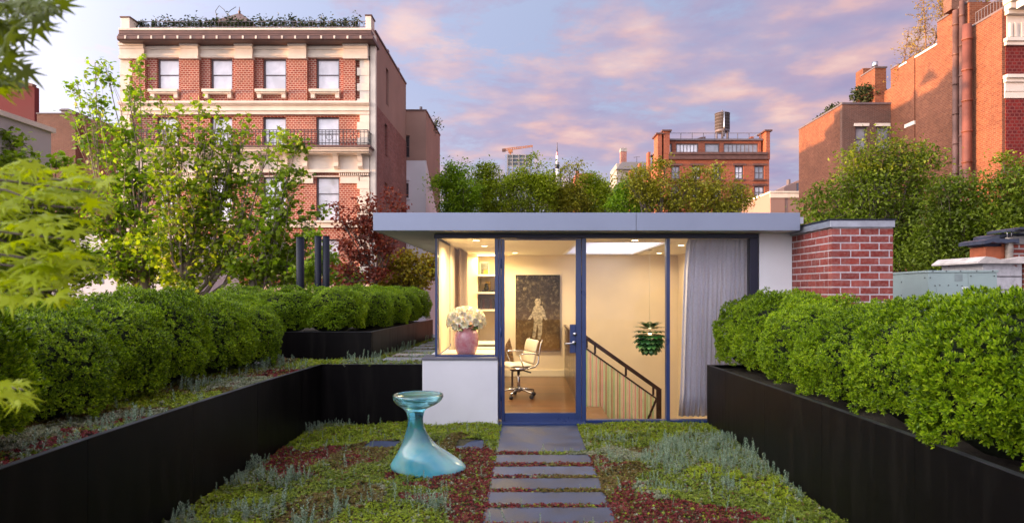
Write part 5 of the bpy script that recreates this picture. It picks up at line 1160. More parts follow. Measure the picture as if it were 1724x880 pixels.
# roof shrubs on the block
for i,(px,py,rx,rz,D_,lab) in enumerate(((1463,160,1.5,.85,C1+2,'bushy evergreen shrub on the brick block roof beside its chimney'),(1408,180,.8,.45,58,'clipped shrub on the sloping rear roof edge, nearest the evergreen'),(1390,190,.8,.45,61,'clipped shrub midway along the rear roof edge'),(1370,202,.8,.45,65,'clipped shrub at the far end of the rear roof edge'))):
    g=np.random.default_rng(i+50); n=1300 if i==0 else 500; c=np.array([max(X(px,D_),xa_+.8) if i else X(px,D_),D_,(Z(py,D_) if i==0 else zB+.4)]); d=g.normal(0,1,(n,3)); d/=np.linalg.norm(d,axis=1,keepdims=True); P=c+d*np.array([rx,1.0,rz])*g.uniform(.55,1.12,(n,1)); P[:,2]=np.maximum(P[:,2],zB)
    scatter('roof_shrub',LEAF,P,rot_frames(n,(0,0,1),.9),.28,M['treeD'] if 'treeD' in M else M['roofleaf'],origin=tuple(c),label=lab,cat='shrub')
# ================= water tank house
D6=90.0; q=lambda p: X(p,D6); w=lambda p: Z(p,D6)
M['tankbrick']=brickmat('burnt_brick',(.34,.10,.05),(.25,.07,.04),(.32,.16,.11),.5,.2,.02,.2,.15,bmp=.2)
WT=empty('tank_house',(q(1198),D6,STREET),'orange brick loft building with dark bands and glazed attic under the water tank','building')
hs=[(q(a),q(b),w(bo),w(t)) for (a,b) in ((1270,1287),(1237,1252),(1200,1215),(1165,1180),(1130,1145)) for (t,bo) in ((279,302),(313,334),(345,366))]
wall_holes(q(1121),q(1295),STREET,w(269),D6,D6+.5,hs).build('front_wall',M['tankbrick'],WT)
for (a,b,c,d) in hs: 
    sash(WT,a+.03,b-.03,c+.03,d-.03,D6+.25,.16,'paneblind' if rng.random()<.5 else 'panegrey',True,cols=2); B(a-.3,b+.3,D6-.15,D6-.003,d,d+.28).build('lintel',M['brown'],WT); B(a-.2,b+.2,D6-.2,D6-.003,c-.2,c).build('window_sill',M['brown'],WT)
B(q(1121),q(1295),D6+.51,D6+26,STREET,w(265)).build('core',M['tankbrick'],WT)
for t,bo,pr in ((257,261,.45),(261.1,265.5,.25),(265.6,268.8,.4)): B(q(1125),q(1291),D6-pr,D6+.6,w(bo),w(t)).build('dark_band',M['brown'],WT)
at_=[(q(a),q(b),w(256),w(239)) for a,b in ((1128,1134),(1141,1179),(1190,1215),(1222,1281))]
wall_holes(q(1126),q(1286),w(256.8),w(234.5),D6+1.0,D6+1.5,at_).build('attic_wall',M['tankbrick'],WT)
for i,(a,b,c,d) in enumerate(at_): sash(WT,a+.02,b-.02,c+.02,d-.02,D6+1.2,.12,'paneblind' if i in(0,1) else 'panegrey',False,cols=(1,6,1,8)[i])
B(q(1126),q(1286),D6+1.51,D6+12,w(256.8),w(235)).build('attic_core',M['tankbrick'],WT)
B(q(1124),q(1288),D6+.7,D6+12.5,w(234.3),w(231.5)).build('roof_edge',M['winframe'],WT)
for a,b,t in ((1117,1127,222),(1107,1114,227),(1289,1295.5,222)):
    MB().box(q(a),q(b),D6-.2,D6+2.5,w(269),w(t)).build('corner_pier',M['tankbrick'],WT); B(q(a)-.25,q(b)+.25,D6-.45,D6+2.7,w(t)+.003,w(t-2.5)).build('pier_cap',M['brown'],WT)
for k in range(3):
    y0=D6+3+k*8; xx=q(1121)-.02; B(xx-.35,xx-.003,y0,y0+1.6,STREET,w(225)-.2*k).build('flank_pier',M['tankbrick'],WT)
B(q(1121)-1.1,q(1121)-.36,D6+24,D6+26,STREET,w(232)).build('flank_pier',M['tankbrick'],WT)
MB().prism([(q(1168),w(230)),(q(1198),w(230)),(q(1198),w(221.5)),(q(1190),w(222.5))],D6+3,D6+8).build('sloped_bulkhead',M['brown'],WT); B(q(1143),q(1158),D6+3,D6+5,w(231.4),w(229)).build('roof_vent',M['winframe'],WT)
B(q(1276),q(1281),D6+2.8,D6+4,w(231.4),w(222)).build('chimney_stack',M['tankbrick'],WT); MB().bar((q(1281),D6+3,w(223)),(q(1287),D6+3,w(217)),.9,.08).build('solar_panel',M['panegrey'],WT)
rr=empty('roof_railing',(q(1200),D6+1.1,w(231)),parent=WT)
B(q(1128),q(1286),D6+1.05,D6+1.12,w(221)-.04,w(221)+.02).build('rail',M['winframe'],rr)
for k in range(9): x=q(1130)+k*(q(1285)-q(1130))/8; B(x-.04,x+.04,D6+1.05,D6+1.12,w(231.3),w(221.2)).build('post',M['winframe'],rr)
TK=empty('water_tank',(q(1216),D6+4,w(231)),'dark wooden rooftop water tank with conical roof on iron legs','water tank')
tx,ty=X(1216,D6+4),D6+4; z0,z1,z2=Z(219,ty),Z(192,ty),Z(185.5,ty); rt=12.2*ty/F
tm_,tnt,tb=new_mat('weathered_tank_wood'); tb.inputs['Roughness'].default_value=.85
gg=tnt.nodes.new('ShaderNodeNewGeometry'); tnt.links.new(mixc(tnt,gg.outputs['Random Per Island'],(.022,.016,.014),(.055,.042,.036)),tb.inputs['Base Color'])
for k in range(28):
    a0=2*PI*k/28; a1=2*PI*(k+.93)/28; v=[(tx+rt*math.cos(a)*r2,ty+rt*math.sin(a)*r2,z) for z in (z0,z1) for r2,a in ((1,a0),(1,a1),(.94,a1),(.94,a0))]
    MB().add(v,[(0,1,5,4),(1,2,6,5),(2,3,7,6),(3,0,4,7),(4,5,6,7),(3,2,1,0)]).build('stave',tm_,TK)
MB().lathe([(z0,rt*.93),(z1,rt*.93)],(tx,ty,0),20).build('tank_core',M['winframe'],TK)
MB().lathe([(z1,rt*1.06),(z1+.05,rt*1.04),(z2-.15,rt*.1),(z2,.08)],(tx,ty,0),14,False).build('conical_roof',M['winframe'],TK)
MB().tube([(tx-.05,ty-rt-.05,z0-1.2),(tx-.05,ty-rt-.05,z1)],.10,6).build('pipe',M['steel'],TK)
for k in range(5): z=z0+(z1-z0)*(k+.5)/5; MB().lathe([(z-.03,rt*1.012),(z+.03,rt*1.012)],(tx,ty,0),28).build('hoop',M['winframe'],TK)
for k in range(6): 
    a=2*PI*k/6+.3; lx,ly=tx+rt*.85*math.cos(a),ty+rt*.85*math.sin(a); B(lx-.09,lx+.09,ly-.09,ly+.09,w(231)-.3,z0-.005).build('leg',M['winframe'],TK)
MB().lathe([(z0-.35,rt*.98),(z0-.01,rt*.98)],(tx,ty,0),16).build('platform',M['winframe'],TK)
# ================= tan building, small ones, towers
D7=75.0
TB=empty('tan_building',(X(1320,D7),D7,STREET),'low tan rendered building in the gap between the loft building and the brick block','building')
tan=simple('tan_render',(.30,.19,.16),.9,0,.1,.2)
B(X(1297,D7),X(1322,D7)-.03,D7,D7+10,STREET,Z(325,D7)).build('wall',tan,TB); B(X(1322,D7)+.003,X(1360,D7),D7+.05,D7+10,STREET,Z(325,D7)).build('wall',tan,TB)
B(X(1296,D7),X(1360,D7),D7-.15,D7+10,Z(325,D7)+.003,Z(322,D7)).build('coping',M['stonecream'],TB); B(X(1296,D7),X(1360,D7),D7-.1,D7-.002,Z(333,D7),Z(326,D7)).build('pale_band',M['stonecream'],TB)
D8=110.0
SB=empty('small_far_house',(X(1333,D8),D8,STREET),'small far tan house top with a chimney pot above the tan building','building')
MB().prism([(X(1320,D8),STREET),(X(1352,D8),STREET),(X(1352,D8),Z(303,D8)),(X(1343,D8),Z(304,D8)),(X(1320,D8),Z(315,D8))],D8,D8+6).build('wall',tan,SB); B(X(1341,D8),X(1344,D8),D8-.1,D8-.003,Z(322,D8),Z(308,D8)).build('window',M['panedark'],SB); B(X(1332,D8),X(1335,D8),D8+1,D8+2,Z(312,D8),Z(300,D8)).build('chimney_stack',M['winframe'],SB)
D9=160.0
GBd=empty('grey_roof_building',(X(1075,D9),D9,STREET),'distant grey roof with a brick chimney stack beyond the trees','building')
B(X(1038,D9),X(1100,D9),D9,D9+12,STREET,Z(275,D9)).build('wall',M['concrete'],GBd); MB().prism([(X(1037,D9),Z(286,D9)),(X(1100,D9),Z(286,D9)),(X(1100,D9),Z(274,D9)),(X(1046,D9),Z(274,D9))],D9-1,D9+12).build('sloped_roof',simple('grey_slate_roof',(.20,.20,.21),.8),GBd)
B(X(1045,D9),X(1054.5,D9),D9-.5,D9+1.5,Z(275,D9),Z(256,D9)).build('chimney_stack',M['sidebrick'],GBd); B(X(1044.5,D9),X(1055,D9),D9-.6,D9+1.6,Z(256,D9)+.01,Z(250,D9)).build('chimney_top',M['concrete'],GBd)
MB().tube([(X(1072,D9),D9,Z(275,D9)),(X(1072,D9),D9,Z(264,D9))],.07,5).bar((X(1067,D9),D9,Z(265,D9)),(X(1077,D9),D9,Z(264,D9)),.1,.1).build('aerial',M['winframe'],GBd)
D10=200.0
BR=empty('far_brick_house',(X(985,D10),D10,STREET),'far red brick house top showing above the middle tree','building')
B(X(969,D10),X(1000,D10),D10,D10+10,STREET,Z(292,D10)).build('wall',M['tankbrick'],BR); B(X(970,D10),X(974,D10),D10-.2,D10+2,Z(292,D10),Z(287,D10)).build('chimney_stack',M['tankbrick'],BR)
D11=420.0
TW=empty('glass_tower',(X(873,D11),D11,STREET),'distant glass tower under construction with dark open top floors','tower')
glz=simple('blue_grey_glazing',(.26,.31,.42),.25,.2,.12,.03)
tx0,tx1=X(850,D11),X(899.5,D11)
B(tx0+.5,tx1-.5,D11+.6,D11+20,STREET,Z(262,D11)).build('core',simple('tower_interior',(.10,.12,.14),.6,0,.4,.05),TW)
for k in range(9):
    zt_=Z(260+k*6.2,D11); B(tx0,tx1,D11,D11+20.5,zt_-.6,zt_).build('floor_slab',M['concrete'],TW)
    if k>=3:
        for j in range(7): 
            a=tx0+(tx1-tx0)*j/7; B(a+.1,a+(tx1-tx0)/7-.1,D11+.1,D11+.4,Z(260+(k+1)*6.2,D11)+.05,zt_-.65).build('glazing_panel',glz,TW)
for px in (850,854,862,873,884,891,896): B(X(px,D11),X(px,D11)+(1.4 if px in(850,896) else .5),D11-.2,D11-.01,STREET,Z(260,D11)).build('mullion',glz if px in(850,896) else M['concrete'],TW)
CR=empty('tower_crane',(X(860,D11),D11+5,Z(256,D11)),'orange tower crane with a raised jib on top of the unfinished glass tower','crane')
cr=simple('orange_crane_steel',(.42,.17,.07),.6,.2,.2,.2); zc_=lambda p: Z(p,D11)
B(X(857.5,D11),X(860.5,D11),D11+3,D11+4.2,zc_(262),zc_(255)).build('mast',cr,CR)
jb=MB(); p0=Vector((X(846,D11),D11+3.5,zc_(252.5))); p1=Vector((X(897,D11),D11+3.5,zc_(245)))
n=14
for a_,b2 in (((0,0,0),(0,0,0)),((0,0,1.3),(0,0,.8))): jb.bar(p0+Vector(a_),p1+Vector(b2),.5,.45)
for k in range(n):
    u=p0.lerp(p1,k/n); v2=p0.lerp(p1,(k+1)/n); jb.bar(u+Vector((0,0,(k%2)*1.2)),v2+Vector((0,0,((k+1)%2)*1.2)),.3,.3)
jb.build('jib',cr,CR)
B(X(845,D11),X(851,D11),D11+2.6,D11+4.4,zc_(253.5),zc_(249)).build('counterweight',M['brown'],CR); B(X(855.5,D11),X(863,D11),D11+2.4,D11+4.6,zc_(255),zc_(250)).build('cab',cr,CR)
MB().tube([(X(896,D11),D11+3.5,zc_(246)),(X(896,D11),D11+3.5,zc_(257))],.12,4).build('hoist_cable',M['winframe'],CR)
D12=900.0
AN=empty('broadcast_mast',(X(938,D12),D12,STREET),'thin distant broadcast mast striped white with a dark collar','mast')
wt=simple('mast_white',(.75,.75,.78),.6); zz=lambda p:Z(p,D12); xx=X(938,D12)
MB().lathe([(STREET,3.2),(zz(284),2.6)],(xx,D12,0),10).build('shaft',wt,AN); MB().lathe([(zz(284)+.01,3.0),(zz(277),2.8)],(xx,D12,0),10).build('collar',M['frame_dark'],AN)
MB().lathe([(zz(277)+.01,1.7),(zz(262),1.5)],(xx,D12,0),8).build('upper_shaft',wt,AN); MB().lathe([(zz(262)+.01,1.3),(zz(256),1.2)],(xx,D12,0),8).build('pink_section',simple('mast_pink',(.6,.3,.32),.6),AN); MB().lathe([(zz(256)+.01,.9),(zz(240),.45)],(xx,D12,0),8).build('needle',M['winframe'],AN)
B(xx-6,xx-3.4,D12-2,D12+2,STREET,zz(284)).build('dark_rib',M['frame_dark'],AN); B(xx+3.4,xx+6,D12-2,D12+2,STREET,zz(284)).build('dark_rib',M['frame_dark'],AN)
# ---------------------------------------------------------------- trees
M['bark']=simple('grey_brown_bark',(.13,.10,.085),.9,0,.3,3,bmp=.6,bscale=20); M['palebark']=simple('pale_plane_bark',(.24,.20,.15),.85,0,.35,2.5,bmp=.4,bscale=12)
M['treeA']=leafmat('plane_leaves',[(.05,.085,.008),(.15,.22,.012),(.28,.37,.018),(.40,.52,.03)],.5,.42,(1.1,1.4,.5),.3,.55)
M['treeB']=leafmat('lime_green_tree_leaves',[(.05,.10,.008),(.15,.25,.012),(.28,.42,.018),(.42,.54,.03)],.5,.40,(1.1,1.4,.5),.35,.5)
M['treeC']=leafmat('mid_green_tree_leaves',[(.06,.085,.008),(.17,.22,.012),(.32,.38,.018),(.46,.50,.03)],.5,.42,(1.3,1.5,.5),.4,.45)
M['treeD']=leafmat('olive_tree_leaves',[(.08,.09,.010),(.20,.21,.016),(.36,.35,.025),(.48,.45,.04)],.5,.30,(1.4,1.3,.5),.3,.4)
M['treeR']=leafmat('red_maple_leaves',[(.07,.018,.012),(.16,.035,.022),(.28,.07,.035),(.24,.11,.04)],.5,.35,(1.6,.8,.6),.2,2)
M['treeBr']=leafmat('bronze_maple_leaves',[(.10,.04,.012),(.20,.16,.016),(.40,.38,.02),(.34,.16,.02)],.5,.38,(1.5,1.2,.5),.4,2)
def tree(name,label,base,fork,blobs,leafm,barkm,leaf,nleaf,lsize,cat='tree',group=None,twigs=9,r0=.22,tw=.35,seed=1,fill=.35,droop=.0,leafbias=(0,0,1)):
    """blobs: (px,py,D,rx,rz[,ry]) crown masses seen at pixel centre; fork: where the trunk starts to divide"""
    g=np.random.default_rng(seed); base=Vector(base); fork=Vector(fork)
    o=empty(name,tuple(base),label,cat,group)
    tr=MB(); mid=base.lerp(fork,.5)+Vector((g.normal()*.15,g.normal()*.1,0))
    tr.tube([base,mid,fork],[r0*1.3,r0*1.05,r0*.9],8)
    ends=[];wt=[]
    tot=sum(b[3]*b[4] for b in blobs)
    br=MB()
    for b in blobs:
        c=Vector(at(b[0],b[1],b[2])); rx,rz=b[3],b[4]; ry=b[5] if len(b)>5 else rx*.8
        # limb from trunk towards the mass, curving up
        d=c-fork; L_=d.length; st_=fork.lerp(base,min(.25,g.random()*.15))
        k1=st_+Vector((d.x*.30,d.y*.30,d.z*.18))+Vector(g.normal(0,.03*L_,3)); k2=st_+Vector((d.x*.66,d.y*.66,d.z*.58))+Vector(g.normal(0,.03*L_,3))
        rr=max(.02,r0*.55*min(1,L_/4+.3)*(rx*rz/ max(b_[3]*b_[4] for b_ in blobs))**.3)
        pts=[st_,k1,k2,c]; br.tube(pts,[rr,rr*.75,rr*.5,rr*.22],6,caps=False)
        nt_=max(4,int(twigs*(rx*rz/(tot/len(blobs)))**.6))
        for _ in range(nt_):
            u=g.normal(0,1,3); u/=np.linalg.norm(u); rad=g.random()**.4
            e=c+Vector((u[0]*rx*rad,u[1]*ry*rad,u[2]*rz*rad))
            t=g.uniform(.35,1); s_=(k1.lerp(k2,(t-.35)/.33) if t<.68 else k2.lerp(c,(t-.68)/.32))
            m_=s_.lerp(e,.5)+Vector(g.normal(0,.08*(e-s_).length,3))
            m_.z+=.06*(e-s_).length
            br.tube([s_,m_,e],[rr*.26,rr*.18,rr*.06],4,caps=False)
            for q_ in (s_.lerp(m_,.6),m_,m_.lerp(e,.5),e,e): ends.append(q_); wt.append(rx*rz/nt_)
            # side twigs
            for _k in range(3):
                s2=m_.lerp(e,g.random()); e2=s2+Vector(g.normal(0,1,3)*np.array([rx,ry,rz])*.28); br.tube([s2,e2],[rr*.09,rr*.04],3,caps=False)
                ends+= [e2,s2.lerp(e2,.5)]; wt+=[rx*rz/nt_]*2
    tr.build('trunk',M[barkm],o); br.build('branches',M[barkm],o)
    E=np.array([tuple(e) for e in ends]); wt=np.array(wt); wt/=wt.sum()
    i=g.choice(len(E),nleaf,p=wt); P=E[i]+g.normal(0,tw,(nleaf,3))*np.array([1,1,.7])
    nf=int(nleaf*fill)
    if nf:
        ar=np.array([b[3]*b[4] for b in blobs]); k=g.choice(len(blobs),nf,p=ar/ar.sum())
        C_=np.array([at(b[0],b[1],b[2]) for b in blobs])[k]; Rr=np.array([(b[3],b[5] if len(b)>5 else b[3]*.8,b[4]) for b in blobs])[k]
        u=g.normal(0,1,(nf,3)); u/=np.linalg.norm(u,axis=1,keepdims=True); P[:nf]=C_+u*Rr*(g.random((nf,1))**.45)
        # carve gaps with noise
        v=vnoise(P[:nf,0]+P[:nf,1]*.7,P[:nf,2],.9/max(.5,tw*2),seed); keep=np.concatenate([v>.42,np.ones(nleaf-nf,bool)]); P=P[keep]
    n=len(P); fr_=rot_frames(n,leafbias,.75)
    scatter('crown',leaf,P,fr_,lsize*g.uniform(.6,1.25,n),M[leafm],o,origin=tuple(base)); return o
PL=([(0,0,0),(.15,.42,.04),(.5,.30,.07),(.62,.55,-.02),(.68,.2,.05),(1.05,0,-.08),(.68,-.2,.05),(.62,-.55,-.02),(.5,-.30,.07),(.15,-.42,.04)],[(0,2,1),(0,4,2),(2,4,3),(0,5,4),(0,6,5),(0,8,6),(8,7,6),(0,9,8)])
gpx=lambda px,D: (X(px,D),D,STREET)
gl_='plane trees growing between the pavilion and the apartment house'
# 1: tall yellow-green plane, crown top left of the apartment house
tree('plane_tree','tall thin plane tree with sunlit yellow leaves reaching up beside the apartment house parapet',gpx(255,27),at(240,430,27),
 [(160,105,27,.42,.40),(130,140,27,.55,.25),(178,115,27,.3,.45),(120,190,27,.55,.25),(165,180,27,.7,.5),(215,150,27,.65,.5),(235,115,27,.3,.55),(150,240,27,.8,.6),(210,225,27,1.1,.9),(180,300,27,1.2,1.0),(245,290,27,1.3,1.1),(160,370,27,1.2,.9),(235,370,27,1.4,1.1),(200,440,27,1.6,1.0),(265,430,27,1.3,1.0),(125,310,27,.7,.5),(150,450,27,1.0,.9)],
 'treeB','palebark',PL,6200,.20,group=gl_,twigs=8,r0=.22,tw=.17,seed=3,fill=.10)
tree('plane_tree','broad plane tree with grey forked trunk in front of the middle of the apartment house',gpx(318,25),at(318,455,25),
 [(270,170,25,.4,.45),(300,200,25,.5,.6),(335,175,25,.3,.4),(365,190,25,.45,.5),(345,240,25,.9,.8),(285,255,25,1.0,.9),(395,225,25,.6,.6),(410,200,25,.3,.3),(370,300,25,1.2,1.0),(300,330,25,1.3,1.0),(420,290,25,.8,.7),(340,380,25,1.4,1.0),(410,360,25,1.1,.9),(280,400,25,1.2,.9),(390,430,25,1.3,.8),(320,450,25,1.4,.8),(455,235,25,.45,.35),(450,330,25,.6,.5)],
 'treeA','palebark',PL,6600,.19,group=gl_,twigs=8,r0=.24,tw=.17,seed=8,fill=.10)
tree('plane_tree','slender plane tree leaning past the balcony of the apartment house',gpx(450,24),at(425,470,24),
 [(500,245,24,.35,.35),(470,225,24,.4,.3),(490,285,24,.45,.4),(475,330,24,.6,.5),(450,380,24,.8,.7),(505,395,24,.5,.35),(520,365,24,.28,.3),(540,350,24,.25,.25),(480,430,24,.9,.6),(430,440,24,1.0,.6),(540,430,24,.6,.45),(575,455,24,.5,.35),(510,460,24,.8,.4)],
 'treeA','palebark',PL,4200,.19,group=gl_,twigs=8,r0=.15,tw=.16,seed=12,fill=.08)
tree('plane_tree','darker plane tree in front of the pale party wall at the far edge',gpx(60,20),at(70,470,20),
 [(15,230,20,.5,.3),(40,270,20,.7,.5),(95,270,20,.5,.35),(60,320,20,.8,.6),(110,330,20,.7,.5),(20,370,20,.9,.8),(90,400,20,1.0,.8),(130,440,20,.9,.6),(40,450,20,1.1,.7),(120,380,20,.6,.5)],
 'treeA','bark',PL,6000,.17,group=gl_,twigs=8,r0=.14,tw=.18,seed=15,fill=.3)
# red maple and bronze maple
tree('red_maple','slender red leaved maple standing in front of the apartment house corner',(X(625,14),14,.7-1.5),at(632,450,14),
 [(655,325,14,.28,.16),(620,340,14,.36,.2),(585,370,14,.36,.2),(610,385,14,.42,.25),(575,410,14,.3,.2),(640,370,14,.42,.25),(650,410,14,.35,.25),(600,430,14,.42,.2),(625,460,14,.45,.22),(575,455,14,.3,.16),(670,350,14,.2,.12),(560,345,14,.12,.1),(590,485,14,.4,.15)],
 'treeR','bark',PL,5200,.066,twigs=10,r0=.04,tw=.075,seed=21,fill=.2)
tree('bronze_maple','bushy yellow and bronze maple under the roof overhang at the corner window',(X(690,14.5),14.5,-1),at(690,480,14.5),
 [(660,440,14.5,.4,.25),(700,430,14.5,.4,.22),(680,465,14.5,.55,.3),(720,460,14.5,.4,.3),(650,480,14.5,.4,.2),(745,440,14.5,.35,.3)],
 'treeBr','bark',PL,5200,.066,twigs=12,r0=.04,tw=.09,seed=23,fill=.4)
tree('green_shrub_tree','small green tree between the vent pipes and the red maple',(X(540,15),15,-2),at(545,470,15),
 [(548,440,15,.3,.25),(520,455,15,.35,.25),(570,470,15,.3,.2),(530,390,15,.16,.2),(590,470,15,.3,.2)],'treeA','bark',PL,1700,.09,twigs=8,r0=.04,tw=.08,seed=25,fill=.2)
# tree line beyond the pavilion
gm='trees beyond the pavilion roof'
mid=[('bright yellow green tree beside the white stepped house',770,335,50,'treeB',[(768,285,1.0,.8),(750,310,1.2,1.0),(780,320,1.6,1.3),(765,350,1.4,1.2)],31),
 ('dark green tree in front of the glass tower base, on its near side',835,340,52,'treeC',[(822,290,1.0,.9),(812,315,1.4,1.2),(845,320,1.5,1.2),(830,350,2.2,1.2)],32),
 ('rounded green tree just in front of the glass tower',890,340,50,'treeC',[(905,275,1.0,.9),(890,300,1.3,1.0),(915,310,1.3,1.2),(895,340,2.1,1.4),(868,310,1.0,.9)],33),
 ('yellowish green tree by the foot of the striped mast',945,345,52,'treeD',[(960,285,.7,.5),(972,278,.5,.35),(950,315,1.5,1.0),(935,330,1.4,1.1),(965,340,1.33,1.2)],34),
 ('dark green tree under the far brick house',1000,345,54,'treeC',[(995,305,1.3,.8),(1020,320,1.3,.8),(985,335,1.6,1.1),(1010,345,2.1,1.0)],35),
 ('bright green tree left of the loft building, lit yellow low down',1075,345,48,'treeB',[(1062,322,1.3,.9),(1085,335,1.4,1.0),(1050,345,1.3,.9)],36),
 ('thin feathery olive tree spreading before the loft building, near its corner',1110,340,46,'treeD',[(1060,290,1.1,.4),(1090,285,1.1,.45),(1120,275,1.0,.4),(1110,310,1.5,.7),(1150,300,1.2,.6),(1140,335,1.5,.8),(1075,310,.9,.4)],37),
 ('feathery olive tree covering the lower windows of the loft building',1205,345,46,'treeD',[(1170,285,.9,.4),(1210,290,1.0,.4),(1190,320,1.5,.7),(1235,315,1.1,.5),(1225,345,1.5,.6),(1250,335,.8,.5),(1170,345,1.4,.6)],38)]
for lab,px,pf,D_,lm,bl,sd in mid:
    feather=sd in(37,38)
    tree('olive_tree' if feather else 'round_tree',lab,gpx(px,D_),at(px,pf+40,D_),[(a,b,D_,rx,rz) for a,b,rx,rz in bl],lm,'bark',LEAF,7500 if feather else 13000,.22 if feather else .22,group=gm,twigs=9 if feather else 7,r0=.26,tw=.26 if feather else .45,seed=sd,fill=.12 if feather else .6)
M['treeL']=leafmat('locust_leaves',[(.04,.06,.008),(.105,.15,.012),(.19,.255,.016),(.29,.36,.03)],.5,.36,(1.2,1.4,.5),.4,.5)
# trees at the right, in front of the orange block
tree('locust_tree','big feathery green tree before the brick block, its top near the block windows',gpx(1470,26),at(1480,430,26),
 [(1490,240,26,.9,.5),(1455,270,26,1.1,.7),(1520,265,26,1.0,.6),(1500,300,26,1.5,.9),(1440,310,26,1.1,.8),(1400,320,26,.9,.6),(1365,335,26,.7,.5),(1560,260,26,.7,.5),(1550,305,26,1.1,.8),(1470,350,26,1.4,1.0),(1400,365,26,1.3,.8),(1540,355,26,1.5,1.0),(1500,410,26,2.0,1.1),(1430,400,26,1.5,.9),(1560,415,26,1.5,1.0),(1370,380,26,.9,.7)],
 'treeL','bark',LEAF,30000,.155,group='feathery trees before the brick block',twigs=10,r0=.22,tw=.28,seed=41,fill=.45)
tree('locust_tree','feathery green tree before the twin pipes of the brick block',gpx(1610,24),at(1610,440,24),
 [(1590,315,24,.8,.5),(1625,310,24,.9,.5),(1610,350,24,1.3,.8),(1650,335,24,1.0,.6),(1580,370,24,1.2,.8),(1640,385,24,1.4,.8),(1600,420,24,1.6,.9),(1665,420,24,1.2,.8),(1560,440,24,1.3,.8)],
 'treeL','bark',LEAF,19000,.15,group='feathery trees before the brick block',twigs=10,r0=.2,tw=.26,seed=43,fill=.45)
tree('locust_tree','feathery green tree at the picture edge under the white trimmed front',gpx(1710,23),at(1710,440,23),
 [(1685,300,23,.6,.5),(1690,270,23,.3,.35),(1715,290,23,.8,.6),(1750,290,23,.9,.7),(1700,340,23,1.2,.8),(1740,350,23,1.3,.9),(1710,400,23,1.6,1.0),(1760,420,23,1.3,1.0),(1690,370,23,1.0,.7)],
 'treeL','bark',LEAF,19000,.15,group='feathery trees before the brick block',twigs=10,r0=.2,tw=.26,seed=45,fill=.5)
# bare roof trees on the block
M['treeY']=leafmat('young_yellow_leaves',[(.22,.15,.03),(.38,.26,.05),(.34,.28,.08)],.6,.4)
M['reddishbark']=simple('reddish_bark',(.20,.11,.07),.8,0,.2,4)  # even reddish brown bark of the roof trees
def stem_tree(label,x,D_,zb,stems,seed):
    g=np.random.default_rng(seed); o=empty('roof_tree',(x,D_,zb),label,'tree','bare young trees on the brick block roof'); br=MB(); P=[]
    for _ in range(stems):
        a=Vector((x+g.normal(0,.25),D_+g.normal(0,.25),zb)); top=a+Vector((g.normal(0,.9),g.normal(0,.7),g.uniform(3.6,5.2))); m1=a.lerp(top,.5)+Vector((g.normal(0,.15),0,0))
        br.tube([a,m1,top],[.07,.045,.012],5,caps=False)
        for k in range(34):
            t=g.uniform(.12,1); s_=a.lerp(m1,t*2) if t<.5 else m1.lerp(top,t*2-1); e=s_+Vector((g.normal(0,.75)*(1.25-t),g.normal(0,.6)*(1.2-t),g.uniform(.15,.75))); br.tube([s_,s_.lerp(e,.5)+Vector((0,0,-.04)),e],[.022,.015,.006],3,caps=False)
            for q_ in range(4):
                s2=s_.lerp(e,g.uniform(.3,1)); e2=s2+Vector(g.normal(0,.20,3)); br.tube([s2,e2],[.008,.004],3,caps=False); P+= [e2,s2.lerp(e2,.6)]
            P.append(e)
    br.build('branches',M['reddishbark'],o); P=np.array([tuple(p) for p in P]); P=P[g.random(len(P))<.75]+g.normal(0,.05,(int(0)+1,3)); n=len(P)
    scatter('crown',LEAF,P,rot_frames(n,(0,0,1),.9),.20*g.uniform(.6,1.3,n),M['treeY'],o,origin=(x,D_,zb))
for k,(px,D_,lab,st_n) in enumerate(((1528,50,'sparsely leafed young tree on the brick block roof, lowest and farthest along the parapet',3),(1562,49,'sparsely leafed young tree on the brick block roof just before the pipe hood',3),(1592,48,'sparsely leafed young tree on the brick block roof directly behind the pipe hood',3),(1650,47,'sparsely leafed young tree on the brick block roof behind the handrail',4))):
    xt=max(X(px,D_),xr_+.9); Dt=xt*1100/(px-886); stem_tree(lab,xt,Dt,(seg[3][2],seg[2][2],seg[1][2],seg[0][2])[k]-.6 if k else seg[2][2]-2.2,st_n,60+k)
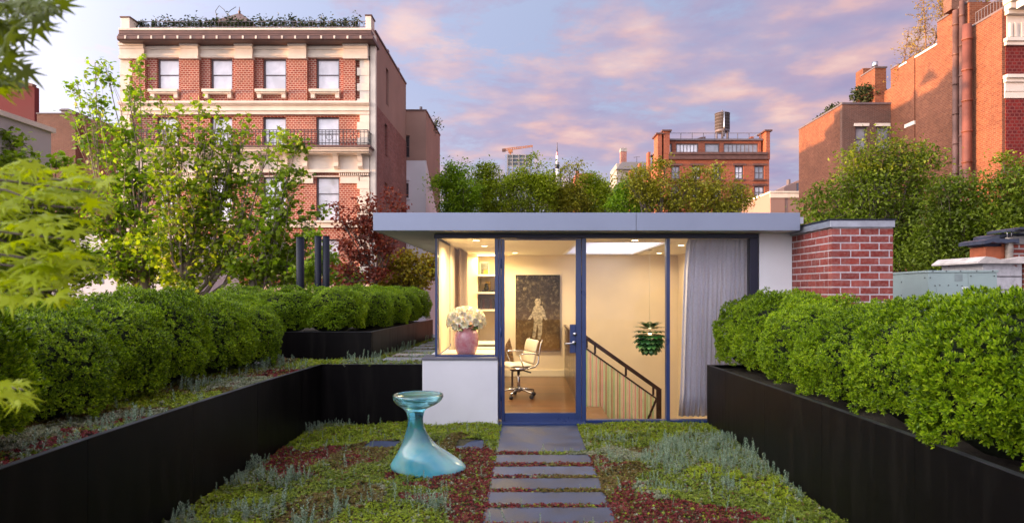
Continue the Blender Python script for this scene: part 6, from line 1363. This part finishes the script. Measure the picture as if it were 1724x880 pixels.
# ---------------------------------------------------------------- Japanese maple close to the lens
mp_=empty('japanese_maple',(-2.9,1.0,.72),'blurred yellow green Japanese maple boughs hanging in close to the lens','tree')
MB().tube([(-2.95,1.0,.72),(-2.88,1.1,1.6),(-2.75,1.3,2.4),(-2.6,1.6,3.0)],[.05,.04,.03,.015],8).build('trunk',M['bark'],mp_)
pl=palm_leaf(7,.30); lm_=leafmat('maple_leaf_yellow_green',[(.14,.24,.004),(.34,.44,.005),(.56,.62,.008)],.5,.45,(1.5,1.4,.4)); ld_=leafmat('maple_leaf_deep_green',[(.035,.065,.008),(.09,.13,.012),(.18,.21,.02)],.5,.4,(1.5,1.4,.4))
def lme_(m_):
    me=bpy.data.meshes.new('leaf'); me.from_pydata(pl[0],[],pl[1]); me.materials.append(m_); me.update(); return me
LM=[lme_(lm_),lme_(ld_)]
g=np.random.default_rng(77)
boughs=[ # px,py centre, half widths in pixels, depth, count, material, drooping
 (60,300,120,22,1.4,26,0),(120,318,65,22,1.4,14,0),(60,345,130,26,1.42,30,0),(40,395,110,30,1.4,34,0),(95,440,75,22,1.4,22,0),(40,450,80,25,1.42,26,0),(45,485,80,22,1.4,26,0),(10,320,60,60,1.33,22,0),
 (15,652,38,14,1.3,9,0),(20,20,60,26,1.33,26,1),(70,10,55,12,1.33,12,1),(10,60,26,30,1.33,12,1),(15,115,30,22,1.36,12,1),(20,140,34,16,1.4,8,0)]
leaves=0; tw_=MB()
for (px,py,wx,wy,D_,cn,mi) in boughs:
    c=Vector(at(px,py,D_)); root=Vector((-2.75,1.3,min(2.9,max(1.5,c.z+.1)))); tw_.tube([root,root.lerp(c,.5)+Vector((0,0,.06)),c,Vector(at(px+wx*.8,py+wy*.3,D_))],[.006,.0035,.0025,.0015],5,caps=False)
    for k in range(int(cn*1.0)):
        if leaves>=292: break
        u,v=g.uniform(-1,1),g.uniform(-1,1); x,y,z=at(px+u*wx*(1-.25*abs(v)),py+v*wy+abs(u)*6,D_+g.uniform(-.18,.2))
        o=bpy.data.objects.new('leaf',LM[mi]); w_=wpos(mp_); o.location=(x-w_[0],y-w_[1],z-w_[2])
        n=Vector((g.normal(0,.42),g.normal(-.25,.38),1)).normalized() if mi==0 else Vector((g.normal(0,.5),g.normal(-.5,.4),.6)).normalized()
        d=Vector((g.normal(.5,.6),g.normal(-.1,.5),g.normal(-.55,.25))); d=(d-n*d.dot(n)).normalized(); b_=n.cross(d)
        from mathutils import Matrix
        o.rotation_euler=Matrix((d,b_,n)).transposed().to_euler(); s_=g.uniform(.034,.058); o.scale=(s_,s_,s_); finish(o,mp_); leaves+=1
tw_.build('twigs',M['bark'],mp_)
